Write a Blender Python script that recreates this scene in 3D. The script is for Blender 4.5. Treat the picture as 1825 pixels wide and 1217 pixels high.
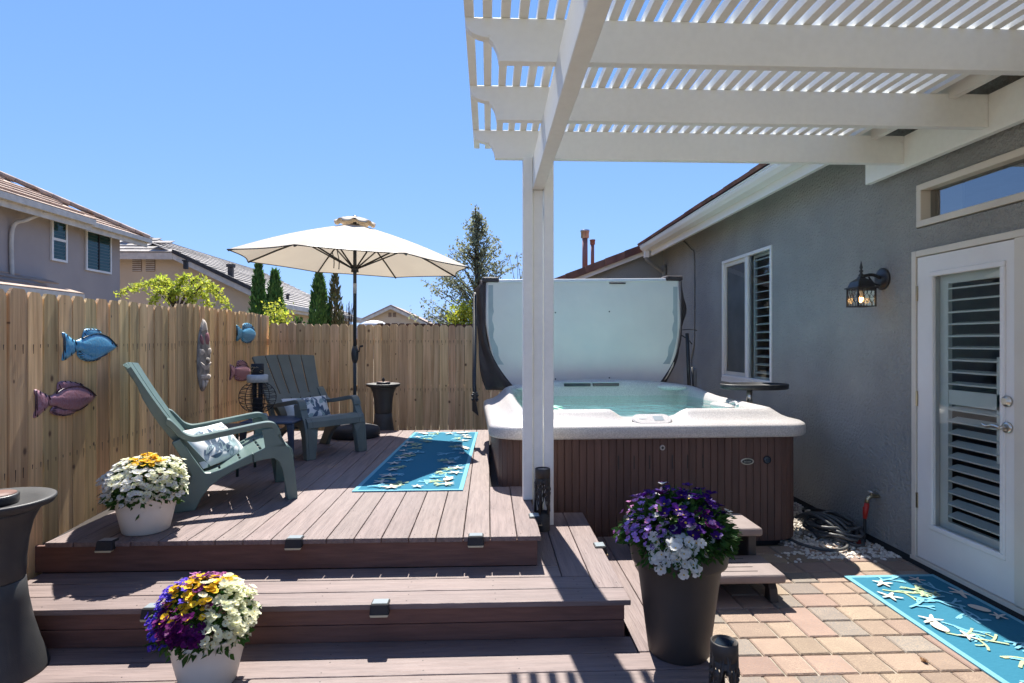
import bpy, math, random
from mathutils import Vector, Matrix, noise
R = math.radians
rnd = random.Random(7)

# ------------------------------------------------------------------ scene, camera, light
for o in list(bpy.data.objects):
    bpy.data.objects.remove(o)
sc = bpy.context.scene
COL = sc.collection
EYE = 1.53
F, CX, CY = 1050.0, 912.5, 608.5          # focal length and centre, in pixels of a 1825 wide frame
YAW = math.atan(42.5 / F)
cam = bpy.data.cameras.new('camera')
cam.sensor_width = 36.0
cam.sensor_fit = 'HORIZONTAL'
cam.lens = 36.0 * F / 1825.0
cam.clip_start = 0.05
cam.clip_end = 6000
camo = bpy.data.objects.new('camera', cam)
COL.objects.link(camo)
camo.location = (0, 0, EYE)
camo.rotation_euler = (R(90), 0, -YAW)
sc.camera = camo

SUN_EL = R(57)
SUN_AZ = math.atan2(-0.105, 1.0)            # from +Y, positive towards +X
sd = Vector((math.sin(SUN_AZ) * math.cos(SUN_EL), math.cos(SUN_AZ) * math.cos(SUN_EL), math.sin(SUN_EL)))
world = bpy.data.worlds.new('World')
sc.world = world
world.use_nodes = True
wn = world.node_tree
sky = wn.nodes.new('ShaderNodeTexSky')
sky.sky_type = 'NISHITA'
sky.sun_disc = False
sky.sun_elevation = SUN_EL
sky.sun_rotation = SUN_AZ
sky.altitude = 1400
sky.air_density = 1.0
sky.dust_density = 0.05
sky.ozone_density = 3.0
wn.nodes['Background'].inputs['Strength'].default_value = 0.13
# the camera's film response to the sky: each channel rolls off towards the bright horizon
sep = wn.nodes.new('ShaderNodeSeparateColor'); cmb = wn.nodes.new('ShaderNodeCombineColor')
wn.links.new(sky.outputs[0], sep.inputs[0])
for ch, (ga, gb) in enumerate(((0.82, 0.30), (1.17, 0.30), (1.90, 0.30))):
    m1 = wn.nodes.new('ShaderNodeMath'); m1.operation = 'MULTIPLY'; m1.inputs[1].default_value = ga
    m2 = wn.nodes.new('ShaderNodeMath'); m2.operation = 'MULTIPLY_ADD'; m2.inputs[1].default_value = gb; m2.inputs[2].default_value = 1.0
    m3 = wn.nodes.new('ShaderNodeMath'); m3.operation = 'DIVIDE'
    wn.links.new(sep.outputs[ch], m1.inputs[0]); wn.links.new(sep.outputs[ch], m2.inputs[0])
    wn.links.new(m1.outputs[0], m3.inputs[0]); wn.links.new(m2.outputs[0], m3.inputs[1])
    wn.links.new(m3.outputs[0], cmb.inputs[ch])
wn.links.new(cmb.outputs[0], wn.nodes['Background'].inputs[0])
sl = bpy.data.lights.new('sun', 'SUN')
sl.energy = 5.0
sl.angle = R(0.5)
sl.color = (1.0, 0.955, 0.88)
so = bpy.data.objects.new('sun', sl)
COL.objects.link(so)
so.location = sd * 40
so.rotation_euler = sd.to_track_quat('Z', 'Y').to_euler()

sc.view_settings.view_transform = 'Standard'
sc.view_settings.look = 'None'
sc.view_settings.gamma = 1.0
sc.view_settings.exposure = 1.1
sc.cycles.max_bounces = 10
sc.cycles.transparent_max_bounces = 24
sc.cycles.diffuse_bounces = 5

# ------------------------------------------------------------------ picture point -> place
_right = Vector((math.cos(YAW), -math.sin(YAW), 0))
_fwd = Vector((math.sin(YAW), math.cos(YAW), 0))
def ray(px, py):
    return _fwd + _right * ((px - CX) / F) + Vector((0, 0, (CY - py) / F))
def on_z(px, py, z):
    d = ray(px, py); t = (z - EYE) / d.z
    return Vector((d.x * t, d.y * t, z))
def on_x(px, py, X):
    d = ray(px, py); t = X / d.x
    return Vector((X, d.y * t, EYE + d.z * t))
def on_y(px, py, Y):
    d = ray(px, py); t = Y / d.y
    return Vector((d.x * t, Y, EYE + d.z * t))
FA, FB = -1.95, -0.124                      # the left fence: X = FA + FB * Y
def fence_x(Y):
    return FA + FB * Y
def on_fence(px, py, off=0.0):
    d = ray(px, py); t = (FA + off) / (d.x - FB * d.y)
    return Vector((d.x * t, d.y * t, EYE + d.z * t))

# ------------------------------------------------------------------ materials
def nodes_of(m):
    m.use_nodes = True
    nt = m.node_tree
    return nt, nt.nodes['Principled BSDF']
def rgb(c):
    return (c[0], c[1], c[2], 1.0)
def mat(name, c1, c2=None, rough=0.6, scale=4.0, stretch=(1, 1, 1), bump=0.0, bscale=60.0, bstretch=None,
        island=0.0, hue=0.0, metal=0.0, spec=0.5, detail=5.0, lo=0.35, hi=0.65, bdist=0.01, trans=0.0, speck=None, sscale=300, wear=None):
    m = bpy.data.materials.new(name)
    nt, b = nodes_of(m)
    N, L = nt.nodes, nt.links
    c2 = c2 or tuple(x * 0.8 for x in c1)
    tc = N.new('ShaderNodeTexCoord')
    mp = N.new('ShaderNodeMapping'); mp.inputs['Scale'].default_value = stretch
    L.new(tc.outputs['Object'], mp.inputs[0])
    vec = mp.outputs[0]
    geo = N.new('ShaderNodeNewGeometry')
    if island > 0:                          # each board, tile or slat gets its own stretch of grain
        ad = N.new('ShaderNodeVectorMath'); ad.operation = 'ADD'
        ml = N.new('ShaderNodeMath'); ml.operation = 'MULTIPLY'; ml.inputs[1].default_value = 37.0
        L.new(geo.outputs['Random Per Island'], ml.inputs[0])
        L.new(mp.outputs[0], ad.inputs[0]); L.new(ml.outputs[0], ad.inputs[1])
        vec = ad.outputs[0]
    nz = N.new('ShaderNodeTexNoise'); nz.inputs['Scale'].default_value = scale; nz.inputs['Detail'].default_value = detail
    L.new(vec, nz.inputs['Vector'])
    cr = N.new('ShaderNodeValToRGB')
    cr.color_ramp.elements[0].position = lo; cr.color_ramp.elements[0].color = rgb(c1)
    cr.color_ramp.elements[1].position = hi; cr.color_ramp.elements[1].color = rgb(c2)
    L.new(nz.outputs['Fac'], cr.inputs[0])
    col = cr.outputs[0]
    if speck:
        n3 = N.new('ShaderNodeTexNoise'); n3.inputs['Scale'].default_value = sscale; n3.inputs['Detail'].default_value = 1
        L.new(tc.outputs['Object'], n3.inputs['Vector'])
        r3 = N.new('ShaderNodeValToRGB'); r3.color_ramp.elements[0].position = 0.42; r3.color_ramp.elements[1].position = 0.58
        L.new(n3.outputs['Fac'], r3.inputs[0])
        mx = N.new('ShaderNodeMix'); mx.data_type = 'RGBA'
        L.new(r3.outputs[0], mx.inputs['Factor']); L.new(col, mx.inputs['A']); mx.inputs['B'].default_value = rgb(speck)
        col = mx.outputs['Result']
    if wear:                                # broad soft stains
        n4 = N.new('ShaderNodeTexNoise'); n4.inputs['Scale'].default_value = wear[0]; n4.inputs['Detail'].default_value = 4
        L.new(tc.outputs['Object'], n4.inputs['Vector'])
        r4 = N.new('ShaderNodeValToRGB'); r4.color_ramp.elements[0].position = 0.4; r4.color_ramp.elements[1].position = 0.72
        L.new(n4.outputs['Fac'], r4.inputs[0])
        m4 = N.new('ShaderNodeMath'); m4.operation = 'MULTIPLY'; m4.inputs[1].default_value = wear[1]
        L.new(r4.outputs[0], m4.inputs[0])
        mx = N.new('ShaderNodeMix'); mx.data_type = 'RGBA'
        L.new(m4.outputs[0], mx.inputs['Factor']); L.new(col, mx.inputs['A']); mx.inputs['B'].default_value = rgb(wear[2])
        col = mx.outputs['Result']
    if island > 0 or hue > 0:
        hs = N.new('ShaderNodeHueSaturation')
        mr = N.new('ShaderNodeMapRange'); mr.inputs['To Min'].default_value = 1 - island; mr.inputs['To Max'].default_value = 1 + island
        L.new(geo.outputs['Random Per Island'], mr.inputs[0]); L.new(mr.outputs[0], hs.inputs['Value'])
        if hue > 0:
            wn_ = N.new('ShaderNodeTexWhiteNoise'); wn_.noise_dimensions = '1D'
            L.new(geo.outputs['Random Per Island'], wn_.inputs['W'])
            m2 = N.new('ShaderNodeMapRange'); m2.inputs['To Min'].default_value = 0.5 - hue; m2.inputs['To Max'].default_value = 0.5 + hue
            L.new(wn_.outputs['Value'], m2.inputs[0]); L.new(m2.outputs[0], hs.inputs['Hue'])
        L.new(col, hs.inputs['Color']); col = hs.outputs[0]
    L.new(col, b.inputs['Base Color'])
    b.inputs['Roughness'].default_value = rough
    b.inputs['Metallic'].default_value = metal
    b.inputs['Specular IOR Level'].default_value = spec
    if trans > 0:                           # thin leaves, petals and cloth let some light through
        tr = N.new('ShaderNodeBsdfTranslucent'); L.new(col, tr.inputs['Color'])
        ms = N.new('ShaderNodeMixShader'); ms.inputs[0].default_value = trans
        L.new(b.outputs[0], ms.inputs[1]); L.new(tr.outputs[0], ms.inputs[2])
        L.new(ms.outputs[0], N['Material Output'].inputs['Surface'])
    if bump > 0:
        mp2 = N.new('ShaderNodeMapping'); mp2.inputs['Scale'].default_value = bstretch or stretch
        L.new(tc.outputs['Object'], mp2.inputs[0])
        n2 = N.new('ShaderNodeTexNoise'); n2.inputs['Scale'].default_value = bscale; n2.inputs['Detail'].default_value = 4
        L.new(mp2.outputs[0], n2.inputs['Vector'])
        bp = N.new('ShaderNodeBump'); bp.inputs['Strength'].default_value = bump; bp.inputs['Distance'].default_value = bdist
        L.new(n2.outputs['Fac'], bp.inputs['Height']); L.new(bp.outputs[0], b.inputs['Normal'])
    return m

def add_knots(m, colr, axis, scale=3.0, size=0.07):
    """dark knots with a soft ring, scattered over the face of the boards (axis: 0 or 1, the horizontal one)"""
    nt = m.node_tree; N, L = nt.nodes, nt.links
    b = N['Principled BSDF']
    src = b.inputs['Base Color'].links[0].from_socket
    tc = N.new('ShaderNodeTexCoord'); sp = N.new('ShaderNodeSeparateXYZ'); cb = N.new('ShaderNodeCombineXYZ')
    L.new(tc.outputs['Object'], sp.inputs[0]); L.new(sp.outputs[axis], cb.inputs[0])
    mz = N.new('ShaderNodeMath'); mz.operation = 'MULTIPLY'; mz.inputs[1].default_value = 0.75
    L.new(sp.outputs[2], mz.inputs[0]); L.new(mz.outputs[0], cb.inputs[1])
    v = N.new('ShaderNodeTexVoronoi'); v.voronoi_dimensions = '2D'; v.inputs['Scale'].default_value = scale
    L.new(cb.outputs[0], v.inputs['Vector'])
    sc_ = N.new('ShaderNodeSeparateColor'); L.new(v.outputs['Color'], sc_.inputs[0])
    sz = N.new('ShaderNodeMapRange'); sz.inputs['From Min'].default_value = 0.25; sz.inputs['To Min'].default_value = 0.001; sz.inputs['To Max'].default_value = size
    L.new(sc_.outputs[0], sz.inputs[0])
    dv = N.new('ShaderNodeMath'); dv.operation = 'DIVIDE'; L.new(v.outputs['Distance'], dv.inputs[0]); L.new(sz.outputs[0], dv.inputs[1])
    r = N.new('ShaderNodeValToRGB')
    e = r.color_ramp.elements
    e[0].position = 0.40; e[0].color = (1, 1, 1, 1); e[1].position = 1.0; e[1].color = (0, 0, 0, 1)
    k = e.new(0.62); k.color = (0.45, 0.45, 0.45, 1)
    L.new(dv.outputs[0], r.inputs[0])
    mx = N.new('ShaderNodeMix'); mx.data_type = 'RGBA'
    L.new(r.outputs[0], mx.inputs['Factor']); L.new(src, mx.inputs['A']); mx.inputs['B'].default_value = rgb(colr)
    L.new(mx.outputs['Result'], b.inputs['Base Color'])

def glass(name, tint, fres=1.45, base=0.05, rough=0.0, bump=0.0, bscale=5, bdist=0.02):
    m = bpy.data.materials.new(name); m.use_nodes = True
    nt = m.node_tree; N, L = nt.nodes, nt.links
    N.remove(N['Principled BSDF'])
    tr = N.new('ShaderNodeBsdfTransparent'); tr.inputs[0].default_value = rgb(tint)
    gl = N.new('ShaderNodeBsdfGlossy'); gl.inputs['Roughness'].default_value = rough
    fr = N.new('ShaderNodeFresnel'); fr.inputs['IOR'].default_value = fres
    ad = N.new('ShaderNodeMath'); ad.inputs[1].default_value = base; ad.use_clamp = True
    L.new(fr.outputs[0], ad.inputs[0])
    ms = N.new('ShaderNodeMixShader')
    L.new(ad.outputs[0], ms.inputs[0]); L.new(tr.outputs[0], ms.inputs[1]); L.new(gl.outputs[0], ms.inputs[2])
    L.new(ms.outputs[0], N['Material Output'].inputs['Surface'])
    if bump > 0:
        tc = N.new('ShaderNodeTexCoord')
        n2 = N.new('ShaderNodeTexNoise'); n2.inputs['Scale'].default_value = bscale; n2.inputs['Detail'].default_value = 3
        L.new(tc.outputs['Object'], n2.inputs['Vector'])
        bp = N.new('ShaderNodeBump'); bp.inputs['Strength'].default_value = bump; bp.inputs['Distance'].default_value = bdist
        L.new(n2.outputs['Fac'], bp.inputs['Height'])
        L.new(bp.outputs[0], gl.inputs['Normal']); L.new(bp.outputs[0], fr.inputs['Normal'])
    return m
def emit(name, c, s):
    m = bpy.data.materials.new(name); nt, b = nodes_of(m)
    b.inputs['Base Color'].default_value = rgb(c)
    b.inputs['Emission Color'].default_value = rgb(c); b.inputs['Emission Strength'].default_value = s
    return m

M = {}
M['deck'] = mat('composite_deck_long', (0.215, 0.156, 0.140), (0.140, 0.098, 0.089), 0.62, 9, (5, 0.40, 5), 0.8, 20, (6, 0.4, 6), island=0.12, hue=0.008, lo=0.33, hi=0.66, bdist=0.006, wear=(1.1, 0.35, (0.225, 0.178, 0.166)))
M['deck_x'] = mat('composite_deck_cross', (0.208, 0.150, 0.135), (0.136, 0.095, 0.086), 0.62, 9, (0.40, 5, 5), 0.8, 20, (0.4, 6, 6), island=0.12, hue=0.008, lo=0.33, hi=0.66, bdist=0.006, wear=(1.1, 0.35, (0.225, 0.178, 0.166)))
M['riser'] = mat('composite_fascia', (0.165, 0.075, 0.055), (0.110, 0.050, 0.037), 0.6, 9, (0.6, 6, 6), 0.35, 26, (0.5, 7, 7), island=0.10, lo=0.3, hi=0.7, bdist=0.004)
M['under'] = mat('deck_framing', (0.03, 0.022, 0.018), rough=0.9)
M['screw'] = mat('screw_head', (0.06, 0.045, 0.04), rough=0.5)
M['fence'] = mat('cedar_pickets', (0.86, 0.575, 0.275), (0.43, 0.248, 0.098), 0.75, 4, (8, 8, 0.35), 0.6, 18, (9, 9, 0.4), island=0.27, hue=0.010, lo=0.30, hi=0.70, bdist=0.006, wear=(1.3, 0.4, (0.56, 0.42, 0.24)))
add_knots(M['fence'], (0.13, 0.07, 0.035), 1, 4.2, 0.10)
M['fence_b'] = mat('fir_pickets', (0.86, 0.625, 0.365), (0.48, 0.305, 0.15), 0.75, 4, (8, 8, 0.35), 0.6, 18, (9, 9, 0.4), island=0.24, hue=0.010, lo=0.30, hi=0.70, bdist=0.006, wear=(1.3, 0.3, (0.44, 0.33, 0.22)))
add_knots(M['fence_b'], (0.14, 0.075, 0.04), 0, 4.6, 0.11)
M['fence_dark'] = mat('stained_pickets', (0.09, 0.045, 0.028), rough=0.8, island=0.2, stretch=(8, 8, 0.6))
M['nail'] = mat('nail_stain', (0.05, 0.035, 0.025), rough=0.8)
M['stucco'] = mat('grey_stucco', (0.355, 0.352, 0.328), (0.29, 0.288, 0.27), 0.85, 1.6, (1, 1, 1), 1.0, 48, (1, 1, 1), spec=0.2, bdist=0.03, wear=(0.8, 0.5, (0.262, 0.262, 0.248)))
M['stucco_w'] = mat('pale_grey_stucco', (0.30, 0.315, 0.31), (0.26, 0.275, 0.27), 0.85, 1.6, (1, 1, 1), 0.8, 70, spec=0.25, bdist=0.012)
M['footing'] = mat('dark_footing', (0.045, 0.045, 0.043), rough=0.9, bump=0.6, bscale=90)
M['trim'] = mat('cream_trim', (0.66, 0.60, 0.50), (0.60, 0.54, 0.45), 0.5, 3)
M['white'] = mat('white_paint', (0.76, 0.73, 0.69), (0.70, 0.67, 0.63), 0.45, 2.5)
M['gutter'] = mat('white_gutter', (0.80, 0.79, 0.75), (0.73, 0.71, 0.66), 0.42, 2.0, (1, 0.4, 4))
M['perg'] = mat('pergola_white', (0.86, 0.86, 0.81), (0.83, 0.83, 0.78), 0.5, 30, (1, 1, 1), 0.12, 70, (0.4, 0.4, 8), bdist=0.003, wear=(1.5, 0.18, (0.62, 0.60, 0.54)))
M['tile'] = mat('brown_roof_tile', (0.19, 0.085, 0.060), (0.13, 0.058, 0.042), 0.8, 6, island=0.28, hue=0.015, bump=0.4, bscale=40)
M['tile_tan'] = mat('tan_roof_tile', (0.44, 0.325, 0.25), (0.33, 0.235, 0.18), 0.85, 3, island=0.2)
M['tile_grey'] = mat('grey_roof_tile', (0.40, 0.365, 0.33), (0.30, 0.275, 0.25), 0.85, 3, island=0.2)
M['tile_dark'] = mat('dark_tile_edge', (0.055, 0.05, 0.05), rough=0.85, island=0.2)
M['mauve'] = mat('mauve_stucco', (0.375, 0.32, 0.295), (0.335, 0.285, 0.265), 0.9, 0.8, bump=0.3, bscale=25)
M['beige'] = mat('beige_stucco', (0.62, 0.49, 0.35), (0.56, 0.44, 0.31), 0.9, 0.8, bump=0.3, bscale=25)
M['eave'] = mat('cream_eave', (0.62, 0.56, 0.48), rough=0.6)
M['vent'] = mat('vent_louvre', (0.25, 0.17, 0.12), rough=0.7)
M['copper'] = mat('flue_brown', (0.30, 0.14, 0.11), rough=0.55)
M['steel'] = mat('brushed_steel', (0.55, 0.55, 0.54), rough=0.35, metal=1.0, island=0.0)
M['nickel'] = mat('satin_nickel', (0.62, 0.58, 0.52), rough=0.3, metal=1.0)
M['black'] = mat('black_metal', (0.018, 0.018, 0.020), (0.028, 0.027, 0.027), rough=0.42, scale=20, bump=0.1, bscale=150)
M['blackm'] = mat('black_matte', (0.022, 0.022, 0.024), rough=0.7)
M['pedestal'] = mat('pedestal_plastic', (0.030, 0.031, 0.033), (0.042, 0.042, 0.042), rough=0.52, scale=15, bump=0.35, bscale=260, bdist=0.002)
M['bronze'] = mat('dark_bronze', (0.05, 0.042, 0.036), (0.035, 0.03, 0.027), rough=0.6, scale=30)
M['solar'] = mat('solar_glass', (0.02, 0.03, 0.045), rough=0.12)
M['lens'] = mat('frosted_lens', (0.26, 0.30, 0.32), rough=0.35)
M['amber'] = mat('amber_lens', (0.62, 0.50, 0.30), rough=0.35)
M['chair'] = mat('sage_green_resin', (0.105, 0.168, 0.150), (0.090, 0.146, 0.130), spec=0.8, rough=0.42, scale=5, bump=0.12, bscale=300, bdist=0.001)
M['chairf'] = mat('weathered_green_resin', (0.150, 0.172, 0.152), (0.125, 0.146, 0.130), rough=0.5, scale=5, bump=0.12, bscale=300, bdist=0.001)
M['navy'] = mat('navy_resin', (0.040, 0.060, 0.105), rough=0.45)
M['tubeg'] = mat('dark_green_tube', (0.018, 0.035, 0.03), rough=0.4)
M['canvas'] = mat('cream_canvas', (0.68, 0.585, 0.455), (0.64, 0.55, 0.43), rough=0.85, scale=3, trans=0.26, bump=0.15, bscale=200, bdist=0.001)
M['pole'] = mat('slate_pole', (0.028, 0.036, 0.042), rough=0.4)
M['rib'] = mat('umbrella_rib', (0.05, 0.045, 0.042), rough=0.45)
M['granite'] = mat('speckled_acrylic', (0.575, 0.54, 0.51), (0.525, 0.49, 0.465), rough=0.30, scale=5, speck=(0.43, 0.40, 0.38), sscale=120)
M['cabinet'] = mat('brown_cabinet', (0.132, 0.066, 0.049), (0.084, 0.042, 0.032), rough=0.55, scale=5, stretch=(7, 7, 0.6), island=0.16, bump=0.3, bscale=22, bstretch=(8, 8, 0.5), lo=0.3, hi=0.7, bdist=0.003)
M['water'] = glass('tub_water', (0.66, 0.94, 0.95), 1.33, 0.02, 0.0, 1.0, 5.5, 0.05)
M['shell'] = mat('tub_shell_inside', (0.78, 0.82, 0.80), (0.70, 0.76, 0.75), rough=0.35, scale=6)
M['pillow_t'] = mat('headrest_vinyl', (0.50, 0.50, 0.50), rough=0.4)
M['vinyl'] = mat('cover_underside', (0.80, 0.735, 0.665), (0.74, 0.68, 0.62), rough=0.75, scale=2.2, wear=(1.3, 0.35, (0.52, 0.56, 0.55)), bump=0.3, bscale=9, bdist=0.012, spec=0.25)
M['vinyl_fold_shade'] = mat('cover_fold_shade', (0.42, 0.455, 0.45), (0.36, 0.39, 0.39), rough=0.75, scale=6)  # flat grey standing in for shade along the cover's folds
M['covertop'] = mat('cover_brown_vinyl', (0.055, 0.040, 0.040), (0.040, 0.030, 0.030), rough=0.55, scale=6, bump=0.5, bscale=14, bdist=0.02)
M['stepres'] = mat('brown_step_resin', (0.235, 0.185, 0.168), (0.195, 0.152, 0.138), rough=0.55, scale=8, bump=0.2, bscale=120)
M['potw'] = mat('white_pot_resin', (0.72, 0.69, 0.61), (0.68, 0.645, 0.57), rough=0.5, scale=4, wear=(3, 0.25, (0.60, 0.55, 0.46)))
M['potb'] = mat('brown_planter_resin', (0.052, 0.040, 0.033), (0.040, 0.031, 0.026), rough=0.55, scale=5, bump=0.25, bscale=220, bdist=0.002)
M['soil'] = mat('potting_soil', (0.03, 0.02, 0.014), rough=0.95, bump=0.8, bscale=80)
M['leaf'] = mat('flower_leaf', (0.060, 0.135, 0.028), (0.035, 0.090, 0.020), rough=0.5, scale=9, island=0.35, hue=0.02, trans=0.3, spec=0.12)
M['pw'] = mat('petal_white', (0.93, 0.93, 0.90), (0.88, 0.89, 0.87), rough=0.6, scale=30, island=0.08, trans=0.6, spec=0.12)
M['pc'] = mat('petal_cream', (0.92, 0.92, 0.72), (0.86, 0.87, 0.66), rough=0.6, scale=30, island=0.10, trans=0.6, spec=0.12)
M['py'] = mat('petal_yellow', (0.85, 0.56, 0.03), (0.82, 0.47, 0.02), rough=0.6, scale=30, island=0.12, trans=0.25, spec=0.12)
M['pp'] = mat('petal_plum', (0.14, 0.010, 0.125), (0.065, 0.004, 0.065), rough=0.55, scale=30, island=0.4, hue=0.02, trans=0.25, spec=0.12)
M['pv'] = mat('petal_violet', (0.065, 0.008, 0.20), (0.025, 0.003, 0.085), rough=0.5, scale=30, island=0.35, hue=0.02, trans=0.25, spec=0.12)
M['pb'] = mat('petal_blue', (0.125, 0.07, 0.62), (0.09, 0.045, 0.48), rough=0.6, scale=30, island=0.2, trans=0.3, spec=0.12)
M['pl'] = mat('petal_lilac', (0.42, 0.26, 0.62), (0.33, 0.17, 0.52), rough=0.6, scale=60, island=0.25, hue=0.03, trans=0.3, spec=0.12)
M['pk'] = mat('petal_pink', (0.62, 0.28, 0.52), (0.50, 0.16, 0.42), rough=0.6, scale=60, island=0.2, hue=0.02, trans=0.3, spec=0.12)
M['eye'] = mat('petal_eye', (0.65, 0.42, 0.02), rough=0.6)
M['eyed'] = mat('petal_dark_eye', (0.12, 0.01, 0.10), rough=0.6)
M['thuja'] = mat('arborvitae', (0.12, 0.25, 0.055), (0.05, 0.13, 0.035), rough=0.6, scale=3, island=0.45, hue=0.015, trans=0.3)
M['thujab'] = mat('browned_arborvitae', (0.20, 0.17, 0.08), (0.07, 0.10, 0.04), rough=0.6, scale=3, island=0.4, hue=0.02, trans=0.15)
M['tree'] = mat('grey_green_leaves', (0.30, 0.32, 0.19), (0.17, 0.195, 0.11), rough=0.6, scale=3, island=0.45, hue=0.02, trans=0.5)
M['maple'] = mat('spring_leaves', (0.56, 0.58, 0.075), (0.40, 0.47, 0.055), rough=0.55, scale=3, island=0.35, hue=0.02, trans=0.5)
M['bark'] = mat('bark', (0.085, 0.06, 0.045), (0.05, 0.036, 0.028), rough=0.9, scale=8, stretch=(4, 4, 0.6), bump=0.6, bscale=25)
M['rug'] = mat('rug_teal', (0.038, 0.178, 0.260), (0.028, 0.145, 0.218), rough=0.95, scale=120, stretch=(0.2, 6, 1), bump=0.4, bscale=300, bdist=0.002, spec=0.1)
M['rug_edge'] = mat('rug_border', (0.17, 0.39, 0.47), (0.14, 0.345, 0.42), rough=0.95, scale=120, spec=0.1)
M['rug_cream'] = mat('rug_cream', (0.58, 0.54, 0.46), (0.50, 0.465, 0.40), rough=0.95, scale=120, spec=0.1)
M['rug_aqua'] = mat('rug_aqua', (0.20, 0.46, 0.58), (0.16, 0.40, 0.52), rough=0.95, scale=120, spec=0.1)
M['rug_green'] = mat('rug_sage', (0.38, 0.47, 0.28), (0.32, 0.41, 0.24), rough=0.95, scale=120, spec=0.1)
M['paver'] = mat('paver_stone', (0.325, 0.240, 0.172), (0.265, 0.194, 0.140), rough=0.85, scale=11, island=0.16, hue=0.010, bump=0.6, bscale=90, bdist=0.004, speck=(0.24, 0.175, 0.13), sscale=190)
M['paver_p'] = mat('paver_stone_pink', (0.325, 0.222, 0.162), (0.262, 0.176, 0.130), rough=0.85, scale=11, island=0.14, hue=0.010, bump=0.6, bscale=90, bdist=0.004, speck=(0.25, 0.18, 0.145), sscale=190)
M['paver_g'] = mat('paver_stone_grey', (0.285, 0.228, 0.175), (0.228, 0.182, 0.140), rough=0.85, scale=11, island=0.14, hue=0.010, bump=0.6, bscale=90, bdist=0.004, speck=(0.19, 0.165, 0.145), sscale=190)
M['sand'] = mat('joint_sand', (0.36, 0.31, 0.25), (0.22, 0.19, 0.15), rough=0.95, scale=30)
M['soil_g'] = mat('bare_ground', (0.20, 0.16, 0.11), (0.12, 0.11, 0.06), rough=0.95, scale=0.6, bump=0.5, bscale=6)
M['pebble'] = mat('white_pebbles', (0.68, 0.63, 0.56), (0.55, 0.50, 0.44), rough=0.7, scale=12, island=0.25)
M['hill'] = mat('far_hills', (0.11, 0.155, 0.245), (0.085, 0.125, 0.205), rough=1.0, scale=0.02)  # distance haze is painted into this blue-grey base colour
M['fishb'] = mat('blue_glaze', (0.07, 0.38, 0.62), (0.045, 0.26, 0.48), rough=0.35, scale=9, bump=0.3, bscale=70, speck=(0.14, 0.38, 0.56), sscale=70)
M['fishp'] = mat('mauve_glaze', (0.36, 0.17, 0.205), (0.27, 0.12, 0.155), rough=0.42, scale=9, bump=0.3, bscale=70, speck=(0.34, 0.19, 0.24), sscale=70)
M['fishk'] = mat('dark_glaze', (0.02, 0.035, 0.055), rough=0.4)
M['fishpk'] = mat('plum_glaze', (0.05, 0.018, 0.032), rough=0.4)
M['tikiw'] = mat('mask_wash', (0.62, 0.56, 0.50), (0.45, 0.40, 0.36), rough=0.7, scale=14)
M['tikid'] = mat('mask_dark', (0.36, 0.33, 0.29), (0.17, 0.155, 0.14), rough=0.7, scale=14)
M['tikir'] = mat('mask_red', (0.27, 0.105, 0.125), (0.20, 0.09, 0.12), rough=0.6, scale=14)
M['cush'] = mat('cushion_white', (0.74, 0.75, 0.73), (0.70, 0.71, 0.70), rough=0.9, scale=8, bump=0.2, bscale=14, bdist=0.01)
M['cushb'] = mat('cushion_blue_leaf', (0.07, 0.105, 0.16), (0.14, 0.20, 0.26), rough=0.9, scale=18)
M['cushg'] = mat('cushion_aqua_leaf', (0.30, 0.42, 0.42), (0.42, 0.50, 0.50), rough=0.9, scale=18)
M['hose'] = mat('grey_hose', (0.105, 0.105, 0.102), (0.075, 0.075, 0.074), rough=0.5, scale=10)
M['hoseb'] = mat('black_hose', (0.015, 0.015, 0.016), rough=0.45)
M['red'] = mat('red_grip', (0.50, 0.030, 0.020), rough=0.4)
M['brass'] = mat('brass', (0.50, 0.42, 0.28), rough=0.35, metal=1.0)
M['dryleaf'] = mat('dry_leaf', (0.34, 0.19, 0.09), rough=0.8)
M['pane'] = glass('window_pane', (0.93, 0.97, 0.95), 1.40, 0.01)
M['pane_far'] = glass('neighbour_pane', (0.55, 0.72, 0.74), 1.3, 0.02)
M['pane_dark'] = glass('transom_pane', (0.35, 0.42, 0.46), 1.5, 0.26)
M['pane_amb'] = glass('lantern_pane', (0.95, 0.93, 0.88), 1.45, 0.03)
M['louvre'] = mat('shutter_louvre', (0.82, 0.85, 0.79), (0.78, 0.81, 0.75), rough=0.5)
M['teal_louvre'] = mat('teal_shutter', (0.11, 0.21, 0.22), (0.09, 0.17, 0.18), rough=0.5)
M['screen'] = mat('insect_screen', (0.26, 0.27, 0.28), rough=0.9)
M['room'] = mat('dark_room', (0.035, 0.038, 0.042), rough=0.9)
M['roomw'] = mat('dim_room_wall', (0.30, 0.31, 0.31), rough=0.9)
M['bulb'] = emit('warm_bulb', (1.0, 0.55, 0.18), 6.0)
M['candle'] = mat('candle_band', (0.58, 0.58, 0.56), (0.40, 0.41, 0.42), rough=0.5, scale=25)

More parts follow.
